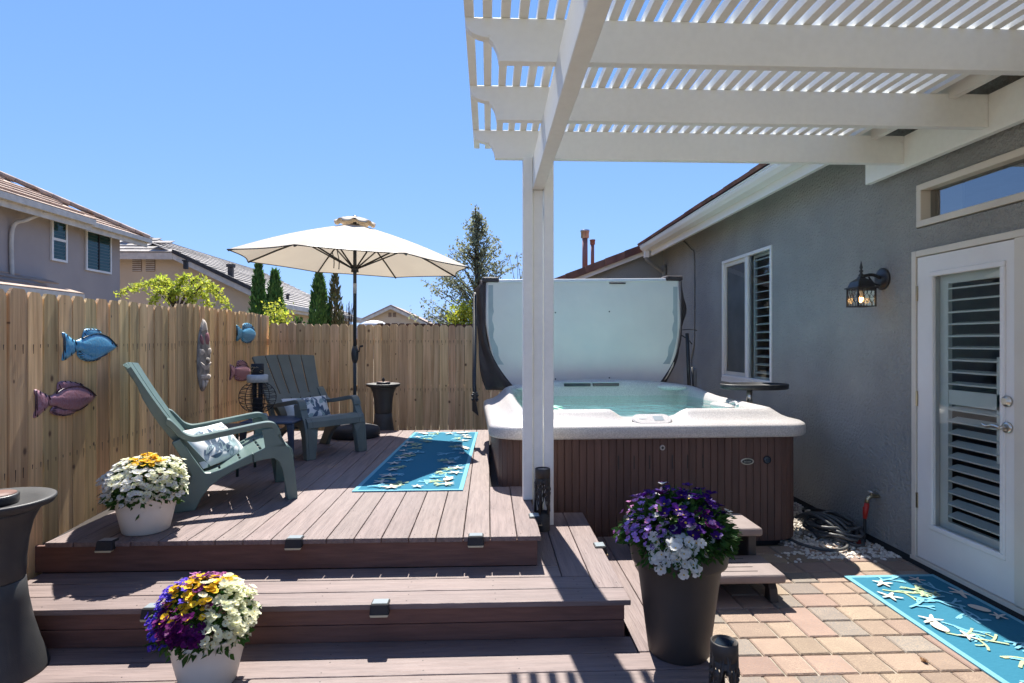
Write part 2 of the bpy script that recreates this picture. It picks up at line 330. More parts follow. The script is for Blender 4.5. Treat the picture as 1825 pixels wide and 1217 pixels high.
# ------------------------------------------------------------------ mesh building
class MB:
    def __init__(s):
        s.v = []; s.f = []; s.m = []; s.sm = []
    def face(s, idx, mi=0, smooth=False):
        s.f.append(tuple(idx)); s.m.append(mi); s.sm.append(smooth)
    def poly(s, pts, mi=0):
        b = len(s.v); s.v += [Vector(p) for p in pts]
        s.face(range(b, b + len(pts)), mi)
    def box(s, x0, x1, y0, y1, z0, z1, mi=0, T=None):
        b = len(s.v)
        P = [(x0, y0, z0), (x1, y0, z0), (x1, y1, z0), (x0, y1, z0), (x0, y0, z1), (x1, y0, z1), (x1, y1, z1), (x0, y1, z1)]
        s.v += [(T @ Vector(p)) if T else Vector(p) for p in P]
        for q in ((0, 3, 2, 1), (4, 5, 6, 7), (0, 1, 5, 4), (1, 2, 6, 5), (2, 3, 7, 6), (3, 0, 4, 7)):
            s.face([b + i for i in q], mi)
    def hexa(s, bottom, top, mi=0):
        b = len(s.v); s.v += [Vector(p) for p in bottom] + [Vector(p) for p in top]
        n = len(bottom)
        s.face([b + i for i in range(n - 1, -1, -1)], mi)
        s.face([b + n + i for i in range(n)], mi)
        for i in range(n):
            j = (i + 1) % n
            s.face([b + i, b + j, b + n + j, b + n + i], mi)
    def prism(s, pts, vec, mi=0):
        vec = Vector(vec)
        s.hexa([Vector(p) for p in pts], [Vector(p) + vec for p in pts], mi)
    def tube(s, pts, rad, n=8, mi=0, cap=True, closed=False, flat=1.0):
        pts = [Vector(p) for p in pts]
        if not hasattr(rad, '__len__'):
            rad = [rad] * len(pts)
        b = len(s.v); m = len(pts)
        prev = None
        for i, p in enumerate(pts):
            if closed:
                t = pts[(i + 1) % m] - pts[i - 1]
            else:
                t = pts[min(i + 1, m - 1)] - pts[max(i - 1, 0)]
            t = t.normalized() if t.length > 1e-9 else Vector((0, 0, 1))
            if prev is None:
                a = Vector((0, 0, 1)) if abs(t.z) < 0.9 else Vector((1, 0, 0))
                u = t.cross(a).normalized()
            else:
                u = prev - t * prev.dot(t)
                u = u.normalized() if u.length > 1e-6 else t.cross(Vector((0, 0, 1))).normalized()
            prev = u
            w = t.cross(u)
            for k in range(n):
                a = 2 * math.pi * k / n
                s.v.append(p + (u * math.cos(a) + w * math.sin(a) * flat) * rad[i])
        rng = m if closed else m - 1
        for i in range(rng):
            i2 = (i + 1) % m
            for k in range(n):
                k2 = (k + 1) % n
                s.face([b + i * n + k, b + i * n + k2, b + i2 * n + k2, b + i2 * n + k], mi, True)
        if cap and not closed:
            s.face([b + k for k in range(n - 1, -1, -1)], mi)
            s.face([b + (m - 1) * n + k for k in range(n)], mi)
    def lathe(s, prof, c=(0, 0, 0), n=32, mi=0, smooth=True, cap=True, sx=1.0, sy=1.0):
        c = Vector(c); b = len(s.v); m = len(prof)
        for (r, z) in prof:
            for k in range(n):
                a = 2 * math.pi * k / n
                s.v.append(c + Vector((r * sx * math.cos(a), r * sy * math.sin(a), z)))
        for i in range(m - 1):
            for k in range(n):
                k2 = (k + 1) % n
                s.face([b + i * n + k, b + i * n + k2, b + (i + 1) * n + k2, b + (i + 1) * n + k], mi, smooth)
        if cap:
            s.face([b + k for k in range(n - 1, -1, -1)], mi)
            s.face([b + (m - 1) * n + k for k in range(n)], mi)
    def ball(s, c, r, mi=0, n=12, m=8, T=None):
        c = Vector(c); b = len(s.v)
        r = (r, r, r) if not hasattr(r, '__len__') else r
        for i in range(m + 1):
            th = math.pi * i / m
            for k in range(n):
                a = 2 * math.pi * k / n
                p = Vector((r[0] * math.sin(th) * math.cos(a), r[1] * math.sin(th) * math.sin(a), r[2] * math.cos(th)))
                s.v.append(c + (T @ p if T else p))
        for i in range(m):
            for k in range(n):
                k2 = (k + 1) % n
                s.face([b + i * n + k, b + (i + 1) * n + k, b + (i + 1) * n + k2, b + i * n + k2], mi, True)
    def rings(s, rings, mi=0, smooth=True, closed=True):
        b = len(s.v); n = len(rings[0])
        for r in rings:
            s.v += [Vector(p) for p in r]
        for i in range(len(rings) - 1):
            for k in range(n if closed else n - 1):
                k2 = (k + 1) % n
                s.face([b + i * n + k, b + i * n + k2, b + (i + 1) * n + k2, b + (i + 1) * n + k], mi, smooth)
        return b
    def leafq(s, p, d, nrm, ln, wd, mi=0, fold=0.15):
        d = d.normalized(); sd_ = d.cross(nrm)
        if sd_.length < 1e-5:
            sd_ = d.orthogonal()
        sd_.normalize(); up = sd_.cross(d)
        b = len(s.v)
        s.v += [p, p + d * ln * 0.45 + sd_ * wd * 0.5 + up * wd * fold, p + d * ln, p + d * ln * 0.45 - sd_ * wd * 0.5 + up * wd * fold]
        s.face([b, b + 1, b + 2], mi); s.face([b, b + 2, b + 3], mi)
    def build(s, name, mats, parent=None, bevel=0.0, local=False, seg=1, sub=0, solid=0.0, origin=None):
        me = bpy.data.meshes.new(name)
        if not isinstance(mats, (list, tuple)):
            mats = [mats]
        off = Vector((0, 0, 0))
        if parent is not None and not local:
            off = world_loc(parent)
        elif parent is None and not local:
            if origin is not None:
                off = Vector(origin)
            else:
                xs = [p.x for p in s.v]; ys = [p.y for p in s.v]; zs = [p.z for p in s.v]
                off = Vector(((min(xs) + max(xs)) / 2, (min(ys) + max(ys)) / 2, min(zs)))
        me.from_pydata([tuple(p - off) for p in s.v], [], s.f)
        for m_ in mats:
            me.materials.append(m_)
        for i, p in enumerate(me.polygons):
            p.material_index = s.m[i]; p.use_smooth = s.sm[i]
        me.update()
        o = bpy.data.objects.new(name, me)
        COL.objects.link(o)
        if parent is not None:
            o.parent = parent
        elif not local:
            o.location = off
        if solid:
            md = o.modifiers.new('solid', 'SOLIDIFY'); md.thickness = solid; md.offset = 0
        if bevel > 0:
            md = o.modifiers.new('bevel', 'BEVEL'); md.width = bevel; md.segments = seg; md.limit_method = 'ANGLE'; md.angle_limit = R(40)
        if sub:
            md = o.modifiers.new('sub', 'SUBSURF'); md.levels = sub; md.render_levels = sub
        return o

def join(a, b_, mi):
    n = len(a.v); a.v += b_.v
    for f_, sm in zip(b_.f, b_.sm): a.face([i + n for i in f_], mi, sm)

def world_loc(o):
    v = Vector((0, 0, 0))
    while o is not None:
        v += Vector(o.location); o = o.parent
    return v
def tag(o, label, cat, group=None):
    o['label'] = label; o['category'] = cat
    if group: o['group'] = group
    return o
def thing(name, label, cat, loc=(0, 0, 0), rz=0.0, group=None):
    o = bpy.data.objects.new(name, None); COL.objects.link(o)
    o.empty_display_size = 0.1
    o.location = loc; o.rotation_euler = (0, 0, rz)
    return tag(o, label, cat, group)
def kind(o, k):
    o['kind'] = k
    return o
def curve(pts, n=8):
    """Catmull-Rom through the points"""
    pts = [Vector(p) for p in pts]; out = []
    for i in range(len(pts) - 1):
        p0, p1, p2, p3 = pts[max(i - 1, 0)], pts[i], pts[i + 1], pts[min(i + 2, len(pts) - 1)]
        for k in range(n):
            t = k / n
            out.append(0.5 * ((2 * p1) + (p2 - p0) * t + (2 * p0 - 5 * p1 + 4 * p2 - p3) * t * t + (3 * p1 - p0 - 3 * p2 + p3) * t ** 3))
    out.append(pts[-1])
    return out
def rvec(s=1.0):
    while True:
        v = Vector((rnd.uniform(-1, 1), rnd.uniform(-1, 1), rnd.uniform(-1, 1)))
        if 0.05 < v.length < 1: return v.normalized() * s
def U(a, b): return rnd.uniform(a, b)

# ================================================================== SETTING
GZ = 0.03                                   # top of the patio pavers
mb = MB()
mb.poly([(-3000, -300, 0), (3000, -300, 0), (3000, 3000, 0), (-3000, 3000, 0)])
kind(mb.build('ground', M['soil_g'], origin=(0, 0, 0)), 'structure')
# hills on the horizon
mb = MB(); prev = None
for i in range(81):
    x = -1500 + i * 37.5
    h = 22 + 20 * noise.noise(Vector((x * 0.006 + 3.3, 0, 0))) + 24 * math.exp(-((x + 95) / 75) ** 2) + 10 * noise.noise(Vector((x * 0.02, 5, 0)))
    a = (Vector((x, 900, -2)), Vector((x, 980, h)), Vector((x, 1200, h * 0.7)))
    if prev:
        mb.poly([prev[0], a[0], a[1], prev[1]]); mb.poly([prev[1], a[1], a[2], prev[2]])
    prev = a
kind(mb.build('hills', M['hill'], origin=(0, 900, 0)), 'structure')

# patio pavers
mb = MB(); sandb = MB()
PX0, PX1, PY0, PY1 = 0.955, 2.87, -4.0, 4.12
sandb.box(PX0 - 0.3, PX1, PY0, PY1 + 0.02, 0.002, GZ - 0.010)
def stone(x0, x1, y0, y1, mi):
    g = 0.0045
    x0 += g; x1 -= g; y0 += g; y1 -= g
    x1 = min(x1, PX1)
    if x1 - x0 < 0.02 or y1 - y0 < 0.02: return
    if y0 > 3.95 and x0 > 2.05 and rnd.random() < 0.2: return
    b = 0.006; z = GZ + U(-0.0012, 0.0012)
    j = lambda: U(-0.0022, 0.0022)
    lo = [(x0 + j(), y0 + j(), 0.004), (x1 + j(), y0 + j(), 0.004), (x1 + j(), y1 + j(), 0.004), (x0 + j(), y1 + j(), 0.004)]
    md = [(p[0], p[1], z - b) for p in lo]
    c = Vector(((x0 + x1) / 2, (y0 + y1) / 2, 0))
    tp = [(p[0] + (b if p[0] < c.x else -b), p[1] + (b if p[1] < c.y else -b), z) for p in lo]
    bi = len(mb.v); mb.v += [Vector(p) for p in lo + md + tp]
    for k in range(4):
        k2 = (k + 1) % 4
        mb.face([bi + k, bi + k2, bi + 4 + k2, bi + 4 + k], mi); mb.face([bi + 4 + k, bi + 4 + k2, bi + 8 + k2, bi + 8 + k], mi)
    mb.face([bi + 8, bi + 9, bi + 10, bi + 11], mi)
def pm(): return rnd.choice((0, 0, 0, 1, 1, 2, 2))
y = PY0
RH = 0.165
while y < PY1 - 0.05:
    x = PX0 - U(0.0, 0.2)
    while x < PX1:
        k = rnd.random()
        w = rnd.choice((0.165, 0.205, 0.225))
        if k < 0.24:
            stone(x, x + 0.165, y, y + 2 * RH, pm())
            w = 0.165
        elif k < 0.5:
            stone(x, x + w, y, y + RH, pm()); stone(x, x + w, y + RH, y + 2 * RH, pm())
        else:
            w = 0.36
            a = U(0.15, 0.21); b_ = U(0.15, 0.21)
            stone(x, x + a, y, y + RH, pm()); stone(x + a, x + w, y, y + RH, pm())
            stone(x, x + b_, y + RH, y + 2 * RH, pm()); stone(x + b_, x + w, y + RH, y + 2 * RH, pm())
        x += w
    y += 2 * RH
pat = kind(mb.build('patio', [M['paver'], M['paver_p'], M['paver_g']], origin=(1.9, 3, 0)), 'structure')
kind(sandb.build('paving_bed', M['sand'], origin=(1.9, 3, 0)), 'structure')
# white pebbles along the house
mb = MB()
bed = MB(); bed.box(2.18, 2.90, 3.98, 9.4, 0.003, 0.012)
kind(bed.build('gravel_bed', M['sand'], origin=(2.5, 6, 0)), 'structure')
for i in range(3800):
    yy = 3.99 + 5.2 * (rnd.random() ** 2.2)
    xx = U(2.2, 2.87)
    if yy < 4.14 and rnd.random() < 0.45: continue
    r = U(0.007, 0.017)
    T = Matrix.Rotation(U(0, 6.28), 3, 'Z') @ Matrix.Rotation(U(-0.5, 0.5), 3, 'X')
    mb.ball((xx, yy, 0.012 + U(0, 0.02)), (r * U(0.8, 1.4), r, r * U(0.5, 0.9)), 0, 6, 4, T)
for i in range(70):
    r = U(0.006, 0.013)
    mb.ball((U(2.0, 2.87), 4.1 - abs(rnd.gauss(0, 0.09)), GZ + 0.004), (r * 1.2, r, r * 0.7), 0, 6, 4, Matrix.Rotation(U(0, 6), 3, 'Z'))
kind(mb.build('gravel', M['pebble'], origin=(2.5, 4.5, 0)), 'stuff')

# ================================================================== DECK
ZD, ZM, ZL = 0.50, 0.335, 0.15
YF, YB = 3.11, 6.88
deck = thing('deck', 'raised brown composite deck with two wide steps in front', 'deck', (-0.9, 3.1, 0))
TUBX, TUBY = 0.03, 4.18
mb = MB(); scw = MB()
xs = [0.2816, 0.153]
while xs[-1] > -3.0: xs.append(xs[-1] - 0.1425)
for i in range(len(xs) - 1):
    x1, x0 = xs[i] - 0.0022, xs[i + 1] + 0.0022
    y0, y1 = YF + U(-0.002, 0.002), YB
    xc = (x0 + x1) / 2
    if xc > 0.0: y1 = TUBY + 0.0 if xc > 0.02 else YB
    if xc > 0.02: y1 = TUBY - 0.005 + 0.05 * xc
    fy = (x0 - FA) / FB                      # where the fence crosses this board
    if x0 < fence_x(YF) + 0.02: y0 = max(y0, fy + 0.15)
    if y0 > y1 - 0.1: continue
    mb.box(x0, x1, y0, y1, ZD - 0.026, ZD)
    for yy in (3.16, 3.62, 4.05, 4.55, 5.1):
        if yy < y1 and yy > y0:
            for dx in (0.022, 0.117):
                if x0 + dx < x1: scw.lathe([(0.0032, 0), (0.0032, 0.0008)], (x0 + dx + U(-0.003, 0.003), yy + U(-0.01, 0.01), ZD), 6, smooth=False)
mb.build('deck_floor', M['deck'], deck, bevel=0.004, seg=2)
# middle step
mb = MB(); mb2 = MB()
def xboards(ymin, ymax, x0f, x1, z, m_):
    m_.box(x0f, x1, ymin, ymax, z - 0.026, z)
XL0 = -2.30
xboards(2.700, 2.838, XL0, 0.660, ZM, mb)
xboards(2.843, 2.981, XL0, 0.518, ZM, mb)
xboards(2.986, 3.135, XL0, 0.373, ZM, mb)
mb2.box(0.5225, 0.660, 2.843, 4.10, ZM - 0.026, ZM)
mb2.box(0.3775, 0.518, 2.986, 4.10, ZM - 0.026, ZM)
mb2.box(0.262, 0.373, 3.140, 4.10, ZM - 0.026, ZM)
for xx in [-2.0 + 0.405 * k for k in range(7)]:
    for yy in (2.735, 2.80, 2.885, 2.945):
        scw.lathe([(0.0032, 0), (0.0032, 0.0008)], (xx + U(-.01, .01), yy, ZM), 6, smooth=False)
for yy in (2.9, 3.3, 3.62):
    for xx in (0.55, 0.635, 0.405, 0.49):
        if not (yy < 3 and xx < 0.52): scw.lathe([(0.0032, 0), (0.0032, 0.0008)], (xx, yy, ZM), 6, smooth=False)
st = mb.build('step', M['deck_x'], deck, bevel=0.004, seg=2)
mb2.build('step_return', M['deck'], st, bevel=0.004, seg=2) if False else None
o = mb2.build('step', M['deck'], deck, bevel=0.004, seg=2)
# lowest level
mb = MB(); mb2 = MB()
y = 2.735
for k in range(9):
    xboards(y - 0.138, y, XL0 + 0.1, 0.95 if k > 0 else 0.665, ZL, mb)
    for xx in [-1.9 + 0.405 * j for j in range(7)]:
        for dy in (0.03, 0.108):
            scw.lathe([(0.0032, 0), (0.0032, 0.0008)], (xx + U(-.01, .01), y - dy, ZL), 6, smooth=False)
    y -= 0.143
mb2.box(0.67, 0.808, 2.600, 4.14, ZL - 0.026, ZL)
mb2.box(0.8125, 0.950, 2.600, 4.14, ZL - 0.026, ZL)
mb.build('platform', M['deck_x'], deck, bevel=0.004, seg=2)
mb2.build('platform', M['deck'], deck, bevel=0.004, seg=2)
kind(scw.build('screws', M['screw'], deck), 'stuff')
# fascia boards
mb = MB()
mb.box(-2.36, 0.262, 3.137, 3.157, ZM + 0.001, ZD - 0.027)
mb.box(0.242, 0.258, 3.158, 4.17, ZM + 0.001, ZD - 0.027)
mb.box(-2.30, 0.636, 2.728, 2.746, 0.232, ZM - 0.027)
mb.box(-2.30, 0.636, 2.728, 2.746, ZL + 0.001, 0.229)
mb.box(0.620, 0.635, 2.748, 4.10, ZL + 0.001, ZM - 0.027)
mb.box(0.925, 0.940, 1.46, 4.14, 0.002, ZL - 0.027)
mb.box(-2.2, 0.924, 1.46, 1.475, 0.002, ZL - 0.027)
mb.build('riser', M['riser'], deck, bevel=0.002)
mb = MB()
mb.box(-2.9, 0.235, 3.2, 6.85, 0.05, 0.46); mb.box(-2.25, 0.60, 2.77, 4.05, 0.05, 0.30); mb.box(-2.15, 0.90, 1.5, 4.1, 0.01, 0.115)
mb.build('framing', M['under'], deck)

# small solar lights on the step edges
def step_light(loc, rz, label):
    t = thing('step_light', label, 'deck light', loc, rz, 'solar lights on the deck edges')
    mb = MB()
    w = 0.044
    mb.hexa([(-w, -0.030, -0.038), (w, -0.030, -0.038), (w, 0.0, -0.038), (-w, 0.0, -0.038)],
            [(-w + 0.004, -0.022, 0.010), (w - 0.004, -0.022, 0.010), (w - 0.004, 0.045, 0.007), (-w + 0.004, 0.045, 0.007)])
    mb.build('housing', M['blackm'], t, bevel=0.004, local=True)
    mb = MB(); mb.poly([(-w + 0.010, -0.016, 0.0115), (w - 0.010, -0.016, 0.0115), (w - 0.010, 0.036, 0.0098), (-w + 0.010, 0.036, 0.0098)])
    mb.build('solar_panel', M['lens'], t, local=True)
    mb = MB(); mb.hexa([(-w + .006, -0.034, -0.044), (w - .006, -0.034, -0.044), (w - .006, -0.012, -0.044), (-w + .006, -0.012, -0.044)],
                       [(-w + .002, -0.032, -0.036), (w - .002, -0.032, -0.036), (w - .002, -0.010, -0.036), (-w + .002, -0.010, -0.036)])
    mb.build('lens', M['amber'], t, local=True)
    return t
for px, lab in ((205, 'black step light on the deck edge beside the pot of white pansies'),
                (528, 'black step light on the deck edge below the green chair foot'),
                (848, 'black step light on the upper deck edge nearest the white post')):
    p = on_z(px, 958, ZD); step_light((p.x, YF, ZD), 0, lab)
for px, lab in ((290, 'step light on the middle step behind the mixed flower pot'),
                (680, 'step light midway along the edge of the middle step')):
    p = on_z(px, 1071, ZM); step_light((p.x, 2.70, ZM), 0, lab)
step_light((0.2816, 3.46, ZD), R(90), 'step light on the deck side edge beside the slim cut-out lantern')
step_light((0.660, 3.42, ZM), R(90), 'step light on the side edge of the middle step beside the brown planter')

# ================================================================== FENCES
def picket(mb, P, dirv, nrm, w, z0, z1, th=0.016, tilt=0.0):
    d = Vector(dirv); n = Vector(nrm)
    e = min(0.030, w * 0.28)
    prof = [(0, z0), (w, z0), (w, z1 - e), (w - e * 0.85, z1), (e * 0.85, z1), (0, z1 - e)]
    pts = [P + d * a + Vector((0, 0, b)) + n * (tilt * (a - w / 2)) for a, b in prof]
    mb.prism(pts, n * th)
fd = Vector((FB, 1, 0)).normalized(); fn = Vector((1, -FB, 0)).normalized()   # along, and towards the deck
left = thing('wooden_fence', 'tall tan dog-ear picket fence along the left, hung with fish ornaments', 'fence', (fence_x(4.5), 4.5, 0))
mb = MB(); nl = MB()
y = 0.9; first = True
while y < 7.95:
    w = U(0.118, 0.142) if y > 2.0 else 0.13
    gap = U(0.004, 0.008) if rnd.random() < 0.8 else U(0.008, 0.012)
    if 2.98 < y < 3.12: gap = 0.015
    h = 1.785 + 0.014 * (y - 2.8) + U(-0.008, 0.008) if y < 4.9 else 1.853 + 0.008 * (y - 5.0) + U(-0.01, 0.01)
    if y < 2.8: h = 1.785 + U(-0.008, 0.008)
    P = Vector((fence_x(y), y, 0))
    picket(mb, P + fn * (-0.016 + U(-0.005, 0.005)), fd, fn, w, 0.03, h, tilt=U(-0.03, 0.03))
    for zz in (1.515 + (0.02 if y > 4.9 else 0), 0.9, 0.25):
        for a in (0.25, 0.75):
            q = P + fd * (w * a + U(-0.01, 0.01)) + fn * 0.006
            L_ = U(0.015, 0.06)
            nl.prism([q + fd * -0.0028 + Vector((0, 0, zz)), q + fd * 0.0028 + Vector((0, 0, zz)), q + fd * 0.001 + Vector((0, 0, zz - L_)), q + fd * -0.001 + Vector((0, 0, zz - L_))], fn * 0.001)
    y += (w + gap) * fd.y
join(mb, nl, 1); mb.build('pickets', [M['fence'], M['nail']], left)
mb = MB()
for zz in (1.48, 0.86, 0.22):
    a, b_ = Vector((fence_x(0.9), 0.9, zz)) - fn * 0.019, Vector((fence_x(7.9), 7.9, zz)) - fn * 0.019
    mb.prism([a, b_, b_ + Vector((0, 0, 0.085)), a + Vector((0, 0, 0.085))], fn * -0.036)
mb.build('rails', M['fence'], left)
BY = 7.95
back = thing('wooden_fence', 'tan dog-ear picket fence across the back behind the deck and umbrella', 'fence', (-0.5, BY, 0))
mb = MB(); nl = MB()
x = fence_x(BY) + 0.03
while x < 1.25:
    w = U(0.092, 0.124); gap = U(0.003, 0.007)
    h = 1.775 - 0.012 * (x + 2.9) + U(-0.008, 0.008)
    picket(mb, Vector((x, BY + U(0, 0.004), 0)), (1, 0, 0), (0, 1, 0), w, 0.03, h)
    for zz in (1.545, 0.9):
        for a in (0.28, 0.72):
            q = Vector((x + w * a + U(-.006, .006), BY - 0.001, zz)); L_ = U(0.012, 0.06)
            nl.prism([q + Vector((-.003, 0, 0)), q + Vector((.003, 0, 0)), q + Vector((.001, 0, -L_)), q + Vector((-.001, 0, -L_))], (0, -0.001, 0))
    x += w + gap
join(mb, nl, 1); mb.build('pickets', [M['fence_b'], M['nail']], back)
mb = MB()
for zz in (1.48, 0.86, 0.22): mb.box(fence_x(BY), 1.3, BY + 0.022, BY + 0.058, zz, zz + 0.085)
mb.build('rails', M['fence_b'], back)
far = thing('wooden_fence', 'dark brown stained picket fence showing over the tan back fence', 'fence', (-1, 12, 0))
mb = MB(); x = -2.25
while x < -0.05:
    w = U(0.13, 0.15)
    picket(mb, Vector((x, 12, 0)), (1, 0, 0), (0, 1, 0), w, 0.0, 1.905 - 0.01 * (x + 2.2) + U(-.008, .008)); x += w + 0.004
mb.build('pickets', M['fence_dark'], far)
mb = MB(); mb.box(-2.25, -0.05, 12.018, 12.05, 1.55, 1.64); mb.build('rail', M['fence_dark'], far)

# ================================================================== HOUSE ON THE RIGHT
WX = 2.88
house = thing('house', 'grey stucco house with white gutter, shuttered window and glazed door', 'house', (WX, 5, 0))
mb = MB()
def wallp(y0, y1, z0, z1): mb.box(WX, WX + 0.14, y0, y1, z0, z1)
ZT = 3.12
wallp(-1.0, 2.25, 0.07, ZT)
wallp(2.25, 3.845, 2.11, 2.285); wallp(2.25, 3.845, 2.58, ZT)
wallp(3.845, 5.865, 0.07, ZT)
wallp(5.865, 7.135, 0.07, 1.09); wallp(5.865, 7.135, 2.515, ZT)
wallp(7.135, 9.60, 0.07, ZT)
mb.box(WX + 0.001, 8, 9.46, 9.599, 0.07, ZT)
mb.build('wall', M['stucco'], house)
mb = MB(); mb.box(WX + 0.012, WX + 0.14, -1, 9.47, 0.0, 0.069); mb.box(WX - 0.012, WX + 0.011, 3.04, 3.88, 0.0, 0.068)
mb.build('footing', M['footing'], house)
# wing beyond the corner, its gable end towards us
mb = MB()
gz = lambda x: 2.455 + 0.392 * (x - 1.0)
mb.prism([(1.28, 9.602, 0), (WX + .5, 9.602, 0), (WX + .5, 9.602, gz(WX + .5) - 0.02), (1.28, 9.602, gz(1.28) - 0.02)], (0, 0.14, 0))
mb.box(1.28, 1.42, 9.743, 16, 0, gz(1.28) - 0.02)
wing = mb.build('wing_wall', M['stucco_w'], house)
mb = MB()
mb.prism([(0.98, 9.45, gz(0.98) - 0.13), (3.06, 9.45, gz(3.06) - 0.13), (3.06, 9.45, gz(3.06) + 0.0), (0.98, 9.45, gz(0.98) + 0.0)], (0, 0.03, 0))
mb.box(0.98, 1.01, 9.481, 16.2, gz(0.98) - 0.14, gz(0.98))
mb.build('fascia', M['gutter'], house)

def tile_slope(mb, O, Ud, Vd, ulen, vlen, course=0.34, tile=0.30, th=0.028, keep=None, edge=None):
    """courses of overlapping flat tiles on the plane O + u*Ud + v*Vd"""
    Ud = Vector(Ud).normalized(); Vd = Vector(Vd).normalized(); n = Ud.cross(Vd)
    if n.z < 0: n = -n
    O = Vector(O); v = 0.0; row = 0
    while v < vlen - 0.02:
        u = -(row % 2) * tile / 2
        while u < ulen - 0.02:
            u0, u1 = max(u, 0), min(u + tile, ulen); v1 = min(v + course * 1.06, vlen)
            u += tile
            if u1 - u0 < 0.02: continue
            c = O + Ud * ((u0 + u1) / 2) + Vd * ((v + v1) / 2)
            if keep and not keep(c): continue
            g = 0.003; t2 = th * U(0.92, 1.12)
            a, b_, c_, d_ = (O + Ud * (u0 + g) + Vd * v, O + Ud * (u1 - g) + Vd * v, O + Ud * (u1 - g) + Vd * v1, O + Ud * (u0 + g) + Vd * v1)
            mb.hexa([a, b_, c_ - n * 0.004, d_ - n * 0.004], [a + n * t2, b_ + n * t2, c_ + n * 0.006, d_ + n * 0.006])
        v += course; row += 1
roof = MB()
tile_slope(roof, (2.40, -1.0, 3.062), (0, 1, 0), (1, 0, 0.42), 10.36, 5.6, th=0.034, keep=lambda c: c.x < 7.4)
tile_slope(roof, (0.90, 9.44, gz(0.90) + 0.01), (0, 1, 0), (1, 0, 0.392), 7.0, 6.8)
ro = roof.build('roof', M['tile'], house)
mb = MB(); x = 0.92
while x < 4.6:                              # barge tiles down the rake of the wing
    a = Vector((x, 9.39, gz(x) - 0.06)); d = Vector((1, 0, 0.392)).normalized()
    mb.hexa([a, a + d * 0.335, a + d * 0.335 + Vector((0, 0.16, 0)), a + Vector((0, 0.16, 0))],
            [a + Vector((0, 0, 0.125)), a + d * 0.335 + Vector((0, 0, 0.118)), a + d * 0.335 + Vector((0, 0.16, 0.118)), a + Vector((0, 0.16, 0.125))])
    x += 0.32
mb.build('barge_tiles', M['tile'], ro, local=False)
mb = MB(); mb.poly([(2.5, -1, 3.055), (2.5, 9.36, 3.055), (7.2, 9.36, 3.055 + 4.7 * 0.42), (7.2, -1, 3.055 + 4.7 * 0.42)])
mb.build('roof_deck', M['gutter'], ro)
def flue(px, ytop, ybot, Y, r, capr):
    p = on_y(px, ytop, Y); q = on_y(px, ybot, Y)
    b = MB(); b.lathe([(r, 0), (r, p.z - q.z - 0.22)], (q.x, Y, q.z - 0.3 + 0.0), 16)
    h = p.z - (q.z - 0.3)
    b = MB(); b.lathe([(r, 0), (r, h - capr * 1.9)], (q.x, Y, q.z - 0.3), 16)
    fl = b.build('flue', M['copper'], ro)
    b = MB(); b.lathe([(r * 0.9, h - capr * 2.1), (capr, h - capr * 1.9), (capr, h - capr * 0.5), (capr * 1.12, h - capr * 0.5), (capr * 1.12, h)], (q.x, Y, q.z - 0.3), 16)
    b.build('cap', M['steel'] if capr > 0.07 else M['copper'], fl)
flue(1042.5, 410, 462, 11.2, 0.052, 0.078)
flue(1056, 427, 455, 11.6, 0.035, 0.050)
# gutter, fascia
mb = MB()
prof = [(2.425, 3.045), (2.420, 3.022), (2.432, 2.998), (2.456, 2.978), (2.466, 2.966), (2.570, 2.966), (2.570, 3.045)]
mb.prism([(a, -1.0, z) for a, z in prof], (0, 10.32, 0))
mb.box(2.412, 2.434, -1.0, 9.32, 3.041, 3.053)
g = mb.build('gutter', M['gutter'], house, bevel=0.004)
mb = MB(); mb.box(2.47, 2.54, 9.20, 9.28, 2.86, 2.965); mb.build('outlet', M['gutter'], g)
mb = MB(); mb.box(2.572, 2.610, -1.0, 9.32, 2.885, 3.05); mb.build('fascia', M['gutter'], house)
mb = MB(); mb.poly([(2.611, -1, 2.90), (2.611, 9.32, 2.90), (2.90, 9.32, 3.045), (2.90, -1, 3.045)])
mb.build('soffit', M['gutter'], house)
mb = MB(); mb.tube(curve([(2.505, 9.24, 2.87), (2.53, 9.25, 2.82), (2.79, 9.38, 2.66), (2.84, 9.40, 2.58), (2.84, 9.40, 0.3)], 6), 0.032, 8)
mb.build('downspout', M['stucco'], house)
# window with plantation shutters
def frame_rect(mb, x0, x1, y0, y1, z0, z1, w):
    mb.box(x0, x1, y0, y1, z0, z0 + w); mb.box(x0, x1, y0, y1, z1 - w, z1)
    mb.box(x0, x1, y0, y0 + w, z0 + w, z1 - w); mb.box(x0, x1, y1 - w, y1, z0 + w, z1 - w)
W0, W1, WM = 5.868, 7.132, 6.462
mb = MB(); frame_rect(mb, WX - 0.012, WX + 0.05, W0, W1, 1.092, 2.513, 0.035); mb.box(WX - 0.004, WX + 0.045, WM - .028, WM + .028, 1.127, 2.478)
win = mb.build('window', M['white'], house, bevel=0.003)
mb = MB(); mb.box(WX - 0.012, WX + 0.049, W0 - .015, W1 + .015, 1.045, 1.091); mb.build('sill', M['white'], win)
mb = MB(); frame_rect(mb, WX + 0.012, WX + 0.034, WM + .029, W1 - .036, 1.128, 2.477, 0.045); mb.build('sash', M['trim'], win)
def paneX(x, y0, y1, z0, z1):
    mb = MB(); mb.poly([(x, y0, z0), (x, y0, z1), (x, y1, z1), (x, y1, z0)]); return mb
paneX(WX + 0.02, W0 + .036, WM - .029, 1.128, 2.477).build('pane', M['pane'], win)
paneX(WX + 0.022, WM + .075, W1 - .082, 1.173, 2.432).build('pane', M['pane'], win)
paneX(WX + 0.034, WM + .03, W1 - .037, 1.13, 2.475).build('insect_screen', M['screen'], win)
